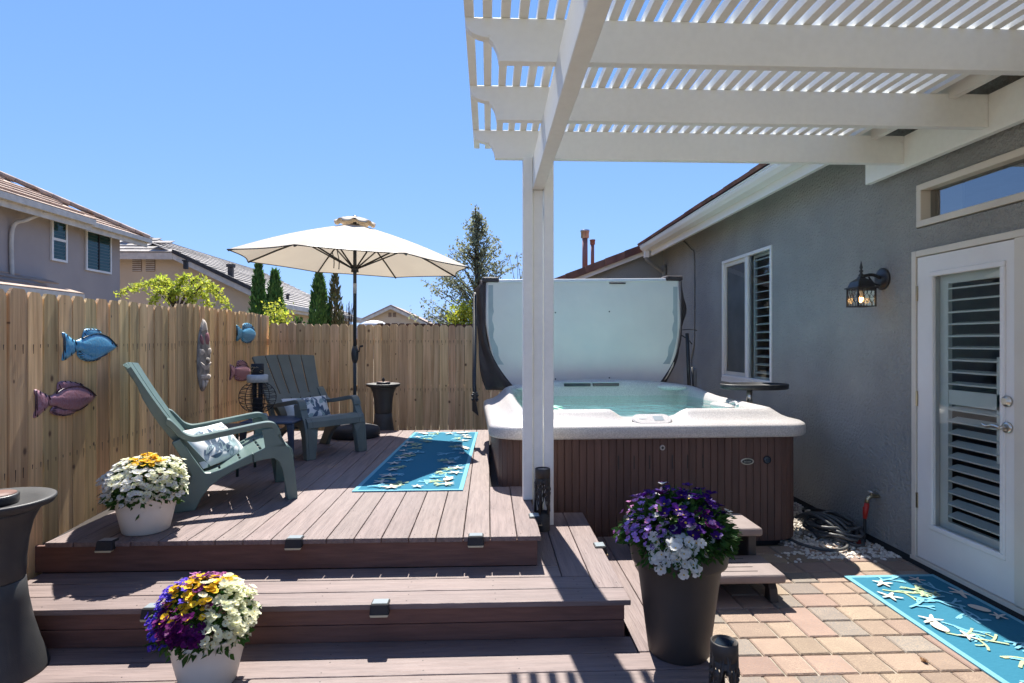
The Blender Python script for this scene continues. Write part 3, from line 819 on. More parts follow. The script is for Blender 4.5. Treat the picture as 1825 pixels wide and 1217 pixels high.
mb = MB(); frame_rect(mb, WX + 0.075, WX + 0.10, W0 + .02, WM - .005, 1.10, 2.50, 0.045); frame_rect(mb, WX + 0.075, WX + 0.10, WM + .005, W1 - .02, 1.10, 2.50, 0.05)
def louvres(mb, x, y0, y1, z0, z1, pitch, wd, ang):
    z = z0 + pitch / 2
    while z < z1:
        T = Matrix.Translation((x, 0, z)) @ Matrix.Rotation(ang, 4, 'Y')
        mb.box(-wd / 2, wd / 2, y0, y1, -0.005, 0.005, 0, T); z += pitch
louvres(mb, WX + 0.10, W0 + .066, WM - .051, 1.15, 2.45, 0.088, 0.075, R(-10)); louvres(mb, WX + 0.10, WM + .056, W1 - .071, 1.15, 2.45, 0.088, 0.075, R(-10))
mb.build('shutter', M['louvre'], win)
mb = MB(); mb.box(WX + 0.142, 7.6, -0.9, 9.3, 0.07, 0.08); mb.box(7.5, 7.6, -0.9, 9.3, 0.081, 3.1); mb.box(WX + 0.142, 7.5, -0.9, -0.8, 0.081, 3.1)
mb.box(5.2, 5.3, -0.8, 9.2, 0.081, 3.1); mb.box(WX + 0.142, 7.5, -0.8, 9.2, 3.101, 3.15)
mb.build('interior_wall', M['roomw'], house)
# transom
mb = MB(); frame_rect(mb, WX - 0.014, WX + 0.09, 2.2, 3.838, 2.292, 2.575, 0.042)
tr = mb.build('window', M['trim'], house, bevel=0.003)
paneX(WX + 0.055, 2.24, 3.797, 2.333, 2.534).build('pane', M['pane_dark'], tr)
mb = MB(); mb.box(WX + 0.11, WX + 0.125, 3.60, 3.797, 2.335, 2.532); mb.build('inner_jamb', M['white'], tr)
# door
DY0, DY1, PY_0, PY_1, PZ0, PZ1 = 3.100, 3.826, 3.181, 3.687, 0.342, 1.953
mb = MB()
mb.box(WX - 0.022, WX + 0.05, DY1 + .006, DY1 + .046, 0.068, 2.135); mb.box(WX - 0.022, WX + 0.05, 2.2, DY1 + .005, 2.094, 2.135)
mb.box(WX - 0.020, WX + 0.05, 2.95, DY0 - .005, 0.098, 2.093)
df = mb.build('door_frame', M['trim'], house, bevel=0.003)
mb = MB(); mb.box(WX - 0.030, WX + 0.05, 2.2, DY1 + .046, 0.069, 0.092); mb.build('threshold', M['trim'], df)
mb = MB(); mb.box(WX - 0.008, WX + 0.035, 2.2, 2.949, 0.098, 2.093); mb.build('fixed_panel', M['white'], df)
mb = MB(); dx0, dx1 = WX - 0.012, WX + 0.032
mb.box(dx0, dx1, DY0, PY_0, 0.098, 2.088); mb.box(dx0, dx1, PY_1, DY1, 0.098, 2.088)
mb.box(dx0, dx1, PY_0, PY_1, 0.098, PZ0); mb.box(dx0, dx1, PY_0, PY_1, PZ1, 2.088)
door = mb.build('door', M['white'], house)
mb = MB(); frame_rect(mb, dx0 - 0.010, dx0 + 0.012, PY_0 - 0.028, PY_1 + 0.028, PZ0 - 0.028, PZ1 + 0.028, 0.032); mb.build('glazing_bead', M['white'], door, bevel=0.004)
paneX(WX + 0.004, PY_0, PY_1, PZ0, PZ1).build('pane', M['pane'], door)
mb = MB(); frame_rect(mb, WX + 0.036, WX + 0.062, PY_0 - 0.03, PY_1 + 0.01, PZ0 - 0.03, PZ1 + 0.02, 0.075)
mb.box(WX + 0.036, WX + 0.060, PY_0 + 0.05, PY_1 - 0.07, 1.135, 1.225)
mb.box(WX + 0.036, WX + 0.060, PY_0 - 0.0, PY_0 + 0.085, 0.83, 1.44)
louvres(mb, WX + 0.062, PY_0 + 0.046, PY_1 - 0.066, 0.40, 1.13, 0.075, 0.072, R(-19)); louvres(mb, WX + 0.062, PY_0 + 0.046, PY_1 - 0.066, 1.23, 1.90, 0.075, 0.070, R(-8))
mb.build('shutter', M['louvre'], door)
for zz in (0.42, 1.10, 1.80):
    mb = MB(); mb.box(dx0 - 0.008, dx0 + 0.006, DY1 - 0.006, DY1 + 0.022, zz, zz + 0.10); mb.build('hinge', M['brass'], door)
def knob(z): return Vector((dx0, 3.139, z))
TX = Matrix.Rotation(R(-90), 4, 'Y')
mb = MB(); k = knob(1.20)
mb.tube([k, k - Vector((0.012, 0, 0)), k - Vector((0.013, 0, 0)), k - Vector((0.026, 0, 0))], [0.031, 0.031, 0.02, 0.018], 20)
mb.build('deadbolt', M['nickel'], door)
mb = MB(); k = knob(1.055)
mb.tube([k, k - Vector((0.010, 0, 0)), k - Vector((0.014, 0, 0))], [0.032, 0.032, 0.018], 20)
mb.tube([k - Vector((0.012, 0, 0)), k - Vector((0.055, 0, 0))], 0.011, 10)
mb.tube(curve([k + Vector((-0.052, -0.008, 0)), k + Vector((-0.054, 0.04, 0.006)), k + Vector((-0.050, 0.08, -0.004)), k + Vector((-0.048, 0.115, 0.004))], 5), [0.011] * 6 + [0.010] * 5 + [0.009] * 5, 10)
mb.build('handle', M['nickel'], door)
# conduit and outlet box
Yc = on_x(1238.5, 500, WX).y
p = [on_x(1212, 424, WX), on_x(1222, 433, WX), on_x(1234, 446, WX), on_x(1238.5, 462, WX), on_x(1238.5, 600, WX), on_x(1236, 625, WX), on_x(1233.5, 640, WX), on_x(1233.5, 656, WX)]
mb = MB(); mb.tube(curve([q - Vector((0.014, 0, 0)) for q in p], 5), 0.012, 8); mb.build('conduit', M['stucco'], house)
a, b_ = on_x(1226, 655, WX), on_x(1241, 655, WX)
mb = MB(); mb.box(WX - 0.07, WX - 0.001, b_.y, a.y, 0.82, a.z); mb.build('outlet_box', M['stucco_w'], house, bevel=0.006)

# spigot and hose
p = on_x(1566, 884, WX)
sp = thing('spigot', 'brass garden tap on the grey wall with a red hose connector', 'tap', (WX, p.y, p.z))
mb = MB(); c = Vector((WX, p.y, p.z))
mb.lathe([(0.03, 0), (0.03, 0.003)], c + Vector((-0.002, 0, 0)), 12)
mb.tube([c, c + Vector((-0.06, 0, 0)), c + Vector((-0.085, 0, -0.02)), c + Vector((-0.09, 0, -0.05))], [0.014, 0.016, 0.016, 0.015], 10)
mb.tube([c + Vector((-0.055, 0, 0)), c + Vector((-0.055, 0, 0.03))], 0.008, 8)
mb.build('body', M['brass'], sp)
mb = MB(); mb.lathe([(0.008, 0.028), (0.026, 0.030), (0.026, 0.038), (0.008, 0.04)], c + Vector((-0.055, 0, 0)), 12); mb.build('handle', M['steel'], sp)
mb = MB(); e = c + Vector((-0.09, 0, -0.05))
mb.tube([e, e + Vector((-0.002, 0, -0.03)), e + Vector((-0.006, 0.002, -0.035)), e + Vector((-0.012, 0.004, -0.115))], [0.017, 0.018, 0.021, 0.014], 10)
mb.build('connector', M['red'], sp)
hs = thing('garden_hose', 'grey garden hose coiled on white pebbles against the house wall', 'hose', (2.66, 4.42, 0.02))
mb = MB(); pts = []
for i in range(150):
    t = i / 149; a = t * 2 * math.pi * 5.3 + 0.6
    rr = 0.205 + 0.035 * math.sin(i * 0.37) + 0.02 * math.sin(i * 1.7)
    pts.append(Vector((2.655 + rr * 0.72 * math.cos(a) + 0.01 * math.sin(i), 4.44 + rr * 1.15 * math.sin(a), 0.05 + 0.10 * t + 0.012 * math.sin(i * 0.9))))
mb.tube(pts, 0.0115, 8)
tail = curve([pts[0], (2.60, 4.16, 0.055), (2.44, 4.10, 0.045), (2.30, 4.24, 0.04), (2.24, 4.6, 0.04)], 8); mb.tube(tail, 0.0115, 8)
for k in range(3):
    mb.tube(curve([(2.46 + .03 * k, 4.62, 0.12), (2.50 + .04 * k, 4.50, 0.19), (2.56 + .05 * k, 4.36, 0.165), (2.62 + .04 * k, 4.28, 0.10)], 8), 0.0115, 8)
mb.build('coil', M['hose'], hs)
mb = MB(); mb.tube(curve([e + Vector((-0.012, 0.004, -0.10)), e + Vector((-0.016, 0.0, -0.2)), e + Vector((-0.02, -0.005, -0.285))], 6), 0.0105, 8)
pts = []
for i in range(70):
    a = i / 69 * 2 * math.pi * 2.4; pts.append((2.70 + 0.13 * math.cos(a), 4.56 + 0.26 * math.sin(a) + 0.003 * i * 0.2, 0.055 + 0.0011 * i))
mb.tube(pts, 0.0105, 8); mb.build('leader_hose', M['hoseb'], hs)
mb = MB(); q = e + Vector((-0.02, -0.005, -0.29)); mb.tube([q, q + Vector((-0.03, 0.04, -0.01)), q + Vector((-0.06, 0.09, -0.005))], 0.016, 8); mb.build('coupling', M['red'], hs)

# wall lantern
Yl = on_x(1574, 495, WX).y
lan = thing('wall_lantern', 'black carriage lantern with a lit warm bulb on the grey wall', 'wall lamp', (WX, Yl, 1.95))
zc = on_x(1574, 497, WX).z
mb = MB(); c = Vector((WX, Yl, zc)); X1 = Vector((-1, 0, 0))
mb.tube([c + X1 * 0.001, c + X1 * 0.012, c + X1 * 0.022, c + X1 * 0.03], [0.080, 0.080, 0.066, 0.03], 24)
mb.build('backplate', M['black'], lan)
lx = WX - 0.165
mb = MB(); zt = zc + 0.015
mb.tube(curve([(WX - 0.02, Yl, zc + 0.005), (WX - 0.085, Yl, zc + 0.03), (lx, Yl, zt)], 8), 0.012, 10)
mb.tube(curve([(WX - 0.02, Yl, zc - 0.05), (WX - 0.07, Yl, zc - 0.035), (WX - 0.11, Yl, zc + 0.015)], 8), 0.007, 8)
mb.build('arm', M['black'], lan)
hw = 0.064; zb = zc - 0.205; zm = zc - 0.072
def sq(h, z, rot=0.0):
    return [Vector((lx + h * sx, Yl + h * sy, z)) for sx, sy in ((-1, -1), (1, -1), (1, 1), (-1, 1))]
mb = MB()
mb.rings([sq(hw + 0.014, zm), sq(hw + 0.014, zm + 0.008), sq(hw * 0.98, zm + 0.014), sq(hw * 0.80, zm + 0.050), sq(hw * 0.52, zm + 0.066), sq(hw * 0.34, zm + 0.075), sq(hw * 0.2, zm + 0.092)], smooth=False)
mb.poly(sq(hw * 0.2, zm + 0.092)); mb.poly(sq(hw + 0.013, zm + 0.001))
mb.lathe([(0.016, 0), (0.02, 0.01), (0.010, 0.022), (0.008, 0.03), (0.016, 0.04), (0.006, 0.052), (0.012, 0.065), (0.007, 0.085), (0.001, 0.115)], (lx, Yl, zm + 0.088), 12)
mb.build('roof', M['black'], lan)
mb = MB()
for sx, sy in ((-1, -1), (1, -1), (1, 1), (-1, 1)):
    mb.box(lx + sx * hw - 0.005, lx + sx * hw + 0.005, Yl + sy * hw - 0.005, Yl + sy * hw + 0.005, zb, zm)
for z0 in (zb, zm - 0.008):
    mb.box(lx - hw, lx + hw, Yl - hw - 0.004, Yl - hw + 0.004, z0, z0 + 0.007); mb.box(lx - hw, lx + hw, Yl + hw - 0.004, Yl + hw + 0.004, z0, z0 + 0.007)
    mb.box(lx - hw - 0.004, lx - hw + 0.004, Yl - hw, Yl + hw, z0 + 0.0004, z0 + 0.0066); mb.box(lx + hw - 0.004, lx + hw + 0.004, Yl - hw, Yl + hw, z0 + 0.0004, z0 + 0.0066)
H_ = zm - zb
for side in range(4):
    def sp_(a, b_):
        w = (a - 0.5) * 2 * hw; z = zb + b_ * H_
        return [Vector((lx + w, Yl - hw - 0.003, z)), Vector((lx - hw - 0.003, Yl + w, z)), Vector((lx + w, Yl + hw + 0.003, z)), Vector((lx + hw + 0.003, Yl + w, z))][side]
    for pl_ in ([(.5, .25), (.32, .5), (.5, .75), (.68, .5), (.5, .25)], [(.5, 0), (.5, .25)], [(.5, .75), (.5, 1)], [(.32, .5), (.12, .5), (.05, .7)], [(.68, .5), (.88, .5), (.95, .7)], [(.2, .0), (.2, .2), (.36, .43)], [(.8, 0), (.8, .2), (.64, .43)], [(.25, 1), (.25, .8), (.36, .58)], [(.75, 1), (.75, .8), (.64, .58)]):
        mb.tube([sp_(*q) for q in pl_], 0.0022, 5)
mb.build('cage', M['black'], lan)
mb = MB()
q = sq(hw - 0.002, zb + 0.004); r_ = sq(hw - 0.002, zm - 0.004)
for i in range(4): mb.poly([q[i], q[(i + 1) % 4], r_[(i + 1) % 4], r_[i]])
mb.build('pane', M['pane_amb'], lan)
mb = MB(); mb.lathe([(0.012, -0.06), (0.013, -0.005), (0.02, 0.0)], (lx, Yl, zm - 0.015), 10); bs = mb.build('socket', M['trim'], lan)
mb = MB(); mb.ball((lx, Yl, zb + 0.055), (0.017, 0.017, 0.024)); mb.build('bulb', M['bulb'], lan)

# ================================================================== PERGOLA
perg = thing('pergola', 'white lattice patio cover on a beam and post beside the hot tub', 'pergola', (0.32, 3.86, 0))
mb = MB()
mb.box(0.2265, 0.2895, 3.820, 3.895, ZD + 0.001, 2.728); mb.box(0.3635, 0.4255, 3.815, 3.895, ZM + 0.001, 2.728)
mb.box(0.294, 0.359, 3.846, 3.885, ZM + 0.001, 2.522)
mb.build('post', M['perg'], perg, bevel=0.003)
mb = MB(); mb.box(0.2905, 0.3625, -1.2, 3.889, 2.523, 2.729); mb.build('beam', M['perg'], perg, bevel=0.003)
RZ0, RZ1 = 2.73, 2.915
for yr in (0.51, 1.18, 1.85, 2.52, 3.19, 3.86):
    mb = MB()
    pr = [(2.80, RZ0), (0.048, RZ0), (0.045, RZ0 + 0.02), (0.040, RZ0 + 0.05), (0.028, RZ0 + 0.078), (0.010, RZ0 + 0.098), (0.004, RZ0 + 0.100)]
    pr = [(2.80, RZ1), (2.80, RZ0), (0.045, RZ0), (0.042, RZ0 + 0.022), (0.035, RZ0 + 0.050), (0.022, RZ0 + 0.076), (0.006, RZ0 + 0.092),
          (0.004, RZ0 + 0.100), (-0.020, RZ0 + 0.102), (-0.045, RZ0 + 0.108), (-0.070, RZ0 + 0.120), (-0.088, RZ0 + 0.138), (-0.096, RZ0 + 0.155), (-0.098, RZ1)]
    mb.prism([(a, yr, z) for a, z in pr], (0, 0.045, 0)); ra = mb.build('rafter', M['perg'], perg, bevel=0.002)
    for sx_, sz_ in ((0.004, RZ0 + .112), (2.785, RZ0 + .04), (2.785, RZ0 + .145)):
        mb = MB(); mb.tube([(sx_, yr + .001, sz_), (sx_, yr - .003, sz_)], [.007, .006], 10); mb.build('screw', M['perg'], ra)
mb = MB(); mb.box(2.801, 2.845, -1.2, 4.27, RZ0 - 0.035, RZ1 + 0.0); mb.box(2.846, 2.879, -1.2, 4.25, RZ0, RZ1 - 0.03); mb.build('ledger', M['perg'], perg, bevel=0.002)
mb = MB()
x = -0.1
while x < 2.53:
    mb.box(x, x + 0.039, -1.2, 4.24, RZ1 + 0.001, RZ1 + 0.044); x += 0.0776
mb.build('lattice', M['perg'], perg)

# ================================================================== HOT TUB
TW, TD, TR = 2.35, 2.12, 0.24
tub = thing('hot_tub', 'square hot tub with brown slatted cabinet and speckled white rim, full of water', 'hot tub', (TUBX + .018, TUBY, 0), R(1.9))
def rr(inset, z, n=12, ns=40, r=TR, zf=None):
    pts = []; x0, y0, x1, y1 = inset, inset, TW - inset, TD - inset
    r = max(r - inset * 0.55, 0.07)
    cs = [((x0 + r, y0 + r), 180), ((x1 - r, y0 + r), 270), ((x1 - r, y1 - r), 0), ((x0 + r, y1 - r), 90)]
    for i, (c, a0) in enumerate(cs):
        for k in range(n + 1):
            a = R(a0 + 90 * k / n); pts.append(Vector((c[0] + r * math.cos(a), c[1] + r * math.sin(a), z)))
        nx, na = cs[(i + 1) % 4]
        e0 = pts[-1]; e1 = Vector((nx[0] + r * math.cos(R(na)), nx[1] + r * math.sin(R(na)), z))
        for k in range(1, ns): pts.append(e0.lerp(e1, k / ns))
    if zf: pts = [zf(p) for p in pts]
    return pts
# cabinet of narrow vertical slats
path = rr(0.035, 0, 10, 60)
cum = [0.0]
for i in range(1, len(path) + 1): cum.append(cum[-1] + (path[i % len(path)] - path[i - 1]).length)
def at_len(s):
    s %= cum[-1]
    for i in range(len(path)):
        if cum[i + 1] >= s:
            t = (s - cum[i]) / max(cum[i + 1] - cum[i], 1e-9); a, b_ = path[i], path[(i + 1) % len(path)]
            return a.lerp(b_, t), (b_ - a).normalized()
mb = MB(); N_ = round(cum[-1] / 0.054); W_ = cum[-1] / N_; ctr = Vector((TW / 2, TD / 2, 0))
for i in range(N_):
    p0, t0 = at_len(i * W_ + 0.0014); p1, t1 = at_len((i + 1) * W_ - 0.0014)
    n0, n1 = Vector((t0.y, -t0.x, 0)), Vector((t1.y, -t1.x, 0))
    zb_, zt_ = 0.055, 0.835
    mb.hexa([p0, p1, p1 - n1 * 0.015, p0 - n0 * 0.015][::1] and [q + Vector((0, 0, zb_)) for q in (p0, p1, p1 - n1 * 0.015, p0 - n0 * 0.015)],
            [q + Vector((0, 0, zt_)) for q in (p0, p1, p1 - n1 * 0.015, p0 - n0 * 0.015)])
cab = mb.build('cabinet', M['cabinet'], tub, local=True, bevel=0.0022)
mb = MB(); mb.rings([rr(0.052, 0.05), rr(0.052, 0.83)], smooth=False); mb.rings([rr(0.09, 0.0), rr(0.09, 0.05)], smooth=False); mb.build('base', M['blackm'], tub, local=True)
mb = MB()
for cx_ in (0.98, 1.09, 1.20, 1.36, 1.47, 1.58):
    cx_ = 0.90 + (cx_ - 0.98) * 1.05
    mb = MB(); mb.box(cx_ - 0.0035, cx_ + 0.0035, 0.0325, 0.036, 0.60, 0.70); mb.build('air_slot', M['blackm'], cab, local=True)
mb = MB(); mb.tube([(1.225, 0.036, 0.755), (1.225, 0.028, 0.755)], [0.020, 0.019], 20, 0); mb.tube([(1.225, 0.030, 0.755), (1.225, 0.027, 0.755)], [0.010, 0.010], 14, 1); mb.build('valve', [M['granite'], M['blackm']], cab, local=True)
mb = MB(); mb.tube([(2.015, 0.036, 0.655), (2.015, 0.022, 0.655), (2.015, 0.020, 0.655)], [0.030, 0.028, 0.014], 20, 0); mb.build('light', M['solar'], cab, local=True)
bd = MB()
def oval(y, a, b_, z0, x0, n=32): return [Vector((x0 + a * math.cos(2 * math.pi * k / n), y, z0 + b_ * math.sin(2 * math.pi * k / n))) for k in range(n)]
bx, bz = 1.865, 0.645
bd.rings([oval(0.036, 0.050, 0.026, bz, bx), oval(0.028, 0.049, 0.025, bz, bx), oval(0.027, 0.041, 0.018, bz, bx), oval(0.030, 0.040, 0.017, bz, bx)], 0)
b0 = bd.rings([oval(0.0298, 0.040, 0.0172, bz, bx), oval(0.0297, 0.001, 0.001, bz, bx)], 1, False)
badge = bd.build('badge', [M['nickel'], M['black']], cab, local=True)
fc = bpy.data.curves.new('badge_text', 'FONT'); fc.body = 'Jacuzzi'; fc.size = 0.021; fc.align_x = 'CENTER'; fc.align_y = 'CENTER'; fc.extrude = 0.0004
fo = bpy.data.objects.new('tmp', fc); COL.objects.link(fo)
bpy.context.view_layer.update()
tm = bpy.data.meshes.new_from_object(fo.evaluated_get(bpy.context.evaluated_depsgraph_get()))
bpy.data.objects.remove(fo)
to = bpy.data.objects.new('badge_lettering', tm); tm.materials.append(M['nickel']); COL.objects.link(to); to.parent = cab
to.location = (bx, 0.0288, bz); to.rotation_euler = (R(90), 0, 0)

PCX = 1.165
def shape(k):
    """k: how strongly the front notch and the raised back act on this ring"""
    def f(p):
        fr = max(0.0, min(1.0, (0.42 - p.y) / 0.15)); d = abs(p.x - PCX)
        notch = fr * max(0.0, min(1.0, (0.30 - d) / 0.12)); notch = notch * notch * (3 - 2 * notch)
        bk = max(0.0, min(1.0, (p.y - TD * 0.55) / (TD * 0.33))); bk = bk * bk * (3 - 2 * bk)
        dx = (p.x - TW / 2) / (TW / 2); arch = max(0.0, 1 - dx * dx) ** 0.8
        z = p.z - k[0] * notch + k[1] * bk * arch
        return Vector((p.x, p.y, z))
    return f
rim = MB()
RS = [(0.03, .828, 0, 0), (-0.028, .832, 0, 0), (-0.036, .845, 0, 0), (-0.036, .898, 0, 0), (-0.030, .914, 0, 0), (-0.012, .926, 0, .01), (0.05, .940, .004, .03), (0.105, .962, .02, .06), (0.15, .994, .045, .09),
      (0.178, 1.014, .060, .11), (0.205, 1.020, .062, .115), (0.235, 1.008, .05, .11), (0.262, .975, .03, .08), (0.28, .93, .01, .05), (0.30, .86, 0, 0)]
rim.rings([rr(i, z, zf=shape((a, b_))) for i, z, a, b_ in RS])
rim.build('rim', M['granite'], tub, local=True)
basin = MB()
def seatf(dep):
    return lambda p: Vector((p.x + 0.02 * math.sin(p.y * 9), p.y + 0.02 * math.sin(p.x * 8), p.z + dep * math.sin(p.x * 5.3 + 1) * math.sin(p.y * 4.7)))
bs = [rr(0.298, .875), rr(0.36, .72, zf=seatf(.02)), rr(0.42, .60, zf=seatf(.03)), rr(0.60, .555, zf=seatf(.03)), rr(0.70, .53, zf=seatf(.02)), rr(0.76, .40), rr(0.80, .22), rr(1.0, .20)]
basin.rings(bs); b0 = len(basin.v); basin.v += [Vector((TW / 2, TD / 2, .2))]
last = b0 - len(bs[0])
for k in range(len(bs[0])): basin.face([last + k, last + (k + 1) % len(bs[0]), b0], 0, True)
basin.build('basin', M['shell'], tub, local=True)
w = MB(); ring = rr(0.262, .968); w.v += ring; w.face(range(len(ring)), 0)
w.build('water', M['water'], tub, local=True)
# jets on the basin wall and seats
jt = MB()
for gx, gy in [(0.75 + .16 * i, TD - 0.40) for i in range(6)] + [(TW - 0.41, 0.8 + .16 * i) for i in range(4)] + [(0.41, 0.8 + .16 * i) for i in range(4)]:
    for zz in (0.80, 0.70):
        jt = MB(); jt.lathe([(0.020, 0), (0.03, 0.012), (0.03, 0.02), (0.012, 0.024)], (gx + U(-.02, .02), gy, zz - 0.06), 12); jt.build('jet', M['steel'], tub, local=True)
for (px_, py_, sz, rz, zz) in ((TW - 0.43, TD - 0.30, (0.16, 0.05, 0.035), -0.5, 1.055), (0.42, TD - 0.30, (0.16, 0.05, 0.035), 0.5, 1.055), (TW - 0.40, 0.66, (0.06, 0.17, 0.030), 0.12, 0.985)):
    h = MB(); T = Matrix.Rotation(rz, 3, 'Z'); h.ball((px_, py_, zz), sz, 0, 20, 10, T)
    h.build('headrest', M['granite'], tub, local=True)
mb = MB()
for x0 in (0.80, 1.10):
    T = Matrix.Translation((0, 0, 0)); mb.box(x0, x0 + 0.275, TD - 0.272, TD - 0.238, 1.066, 1.098)
mb.build('waterfall', M['solar'], tub, local=True, bevel=0.004)
mb = MB()
for x0 in (0.80, 1.10): mb.box(x0 - 0.004, x0 + 0.279, TD - 0.276, TD - 0.238, 1.099, 1.109)
mb.build('waterfall_cap', M['pillow_t'], tub, local=True, bevel=0.003)
def stad(cx, cy, a, b_, z, n=12, tilt=0.0):
    pts = []
    for k in range(2 * n):
        t = math.pi * (k / (n - 1)) - math.pi / 2 if k < n else math.pi * ((k - n) / (n - 1)) + math.pi / 2
        sx = (a - b_) if k < n else -(a - b_)
        y = b_ * math.sin(t)
        pts.append(Vector((cx + sx + b_ * math.cos(t), cy + y, z + y * tilt)))
    return pts
mb = MB(); tl = 0.5
mb.rings([stad(PCX, .085, .150, .062, .935, tilt=tl), stad(PCX, .085, .150, .062, .953, tilt=tl)], 1)
mb.rings([stad(PCX, .085, .150, .062, .953, tilt=tl), stad(PCX, .085, .140, .053, .962, tilt=tl), stad(PCX, .085, .002, .001, .962, tilt=tl)], 0, False)
cp = mb.build('control_panel', [M['granite'], M['blackm']], tub, local=True)
mb = MB(); z_ = lambda y: .9635 + (y - .085) * tl
mb.poly([(PCX + .01, .060, z_(.060)), (PCX + .085, .060, z_(.060)), (PCX + .085, .112, z_(.112)), (PCX + .01, .112, z_(.112))]); mb.build('screen', M['lens'], cp, local=True)
mb = MB(); mb.rings([stad(PCX - .07, .09, .028, .012, z_(.09) + .001, tilt=tl), stad(PCX - .07, .09, .001, .0005, z_(.09) + .001, tilt=tl)], 0, False); mb.build('button', M['pillow_t'], cp, local=True)
# cup holder fittings on the right, and little float toys at the left
mb = MB()
mb.tube(curve([(TW - .33, .52, 1.0), (TW - .30, .62, 1.02), (TW - .31, .70, 1.0)], 6), 0.012, 8); mb.ball((TW - .34, .80, 1.0), (.035, .05, .012))
mb.build('diverter', M['pillow_t'], tub, local=True)
mb = MB(); mb.ball((0.34, 0.62, .985), (.045, .045, .03)); mb.ball((0.52, 0.66, .98), (.11, .05, .022)); mb.tube(curve([(.40, .42, .975), (.50, .46, 1.0), (.60, .40, .975)], 6), .014, 8)
fl = mb.build('float', mat('mint_float', (0.30, 0.62, 0.48), rough=0.4), None, local=True)
fl.matrix_world = Matrix.Translation((TUBX, TUBY, 0)) @ Matrix.Rotation(R(3), 4, 'Z')
tag(fl, 'mint green chlorine float on the water at the left tub corner', 'float')

# folded cover standing at the back
cy_ = TD + 0.07
cov = thing('tub_cover', 'pale folded hot tub cover standing upright behind the tub with dark skirt flaps', 'tub cover', (TUBX, TUBY, 0), R(3.0))
def panel_outline():
    L_, Rr, zt_, zb_ = 0.06, 2.235, 2.185, 0.98
    pts = [(L_, zt_), (L_ - .005, 1.75)]
    pts += [(L_ + 0.02, 1.60), (L_ + 0.055, 1.42), (L_ + 0.105, 1.25), (L_ + 0.18, 1.12), (L_ + 0.30, 1.02), (L_ + 0.46, zb_)]
    pts += [(Rr - 0.46, zb_), (Rr - 0.27, 1.03), (Rr - 0.16, 1.12), (Rr - 0.085, 1.25), (Rr - 0.045, 1.42), (Rr - 0.015, 1.60), (Rr, 1.75), (Rr - 0.02, zt_ + 0.03)]
    return pts
mb = MB(); po = panel_outline()
c0 = Vector((1.15, 0, 1.65))
def scl(k, y, dz=0): return [Vector((c0.x + (x - c0.x) * k, y, c0.z + (z - c0.z) * k)) for x, z in po]
nb = len(po)
mb.rings([scl(1.0, cy_ + 0.085), scl(1.0, cy_ + 0.012), scl(0.992, cy_ + 0.003), scl(0.975, cy_)], 0, True)
mb.v += scl(0.975, cy_ - 0.0002); mb.face(range(len(mb.v) - nb, len(mb.v)), 0)
mb.build('inner_panel', M['vinyl'], cov, local=True)
for sd_ in (-1, 1):                          # shade of the vinyl fold, painted as grey strips down both sides
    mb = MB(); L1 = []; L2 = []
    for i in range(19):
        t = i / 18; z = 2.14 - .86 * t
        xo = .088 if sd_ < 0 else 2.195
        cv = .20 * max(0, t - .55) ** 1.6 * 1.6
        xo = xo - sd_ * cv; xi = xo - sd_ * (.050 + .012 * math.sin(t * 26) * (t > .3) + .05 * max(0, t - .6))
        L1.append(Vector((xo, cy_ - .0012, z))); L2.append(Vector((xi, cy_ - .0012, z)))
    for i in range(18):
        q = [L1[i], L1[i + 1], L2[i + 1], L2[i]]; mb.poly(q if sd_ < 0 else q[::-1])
    mb.build('fold_shade', M['vinyl_fold_shade'], cov, local=True)
mb = MB(); mb.rings([scl(1.004, cy_ + 0.09), scl(1.012, cy_ + 0.10), scl(1.012, cy_ + 0.17), scl(0.99, cy_ + 0.19)], 0, True)
mb.v += scl(0.99, cy_ + 0.19); mb.face(range(len(mb.v) - nb, len(mb.v)), 0)
mb.build('outer_panel', M['covertop'], cov, local=True)
mb = MB(); mb.hexa([(0.20, cy_ - .012, 2.165), (2.06, cy_ - .012, 2.20), (2.06, cy_ + .08, 2.20), (0.20, cy_ + .08, 2.165)], [(0.20, cy_ - .004, 2.20), (2.06, cy_ - .004, 2.235), (2.06, cy_ + .08, 2.235), (0.20, cy_ + .08, 2.20)])
mb.build('hinge_strip', M['white'], cov, local=True, bevel=0.004)
mb = MB()
for a, b_ in ((0.02, 0.20), (2.06, 2.25)):
    zz = 2.17 + (a * 0.018); mb = MB(); mb.box(a, b_, cy_ - .02, cy_ + .17, zz, zz + .055); mb.build('corner_cap', M['covertop'], cov, local=True, bevel=0.01)
mb = MB(); mb.box(1.42, 1.60, cy_ - .014, cy_ - .002, 2.165, 2.178); mb.build('care_tag', M['covertop'], cov, local=True)
# dark skirts hanging down both sides
def skirt(side):
    mb = MB(); rows = []
    for i in range(25):
        t = i / 24; z = 2.20 - t * 1.20
        if side < 0:
            inner = 0.055 + 0.42 * max(0, t - 0.42) ** 1.9 * 2.3; outer = -0.055 + 0.10 * math.sin(t * 3.0) * 0.2 + 0.33 * max(0, t - 0.60) ** 1.7 * 2.0 - 0.02 * math.sin(t * 8)
            if t < 0.06: outer = 0.0
        else:
            inner = 2.238 - 0.42 * max(0, t - 0.45) ** 1.9 * 2.3; outer = 2.262 + 0.075 * math.exp(-((t - 0.24) / 0.13) ** 2) - 0.35 * max(0, t - 0.52) ** 1.7 * 2.0
        row = []
        for k in range(9):
            s_ = k / 8; x = inner + (outer - inner) * s_
            row.append(Vector((x, cy_ - 0.008 + 0.10 * s_ + 0.018 * math.sin(t * 17 + s_ * 5) * s_ + 0.012 * math.sin(s_ * 9 + t * 3), z)))
        rows.append(row)
    mb.rings(rows, 0, True, closed=False); return mb
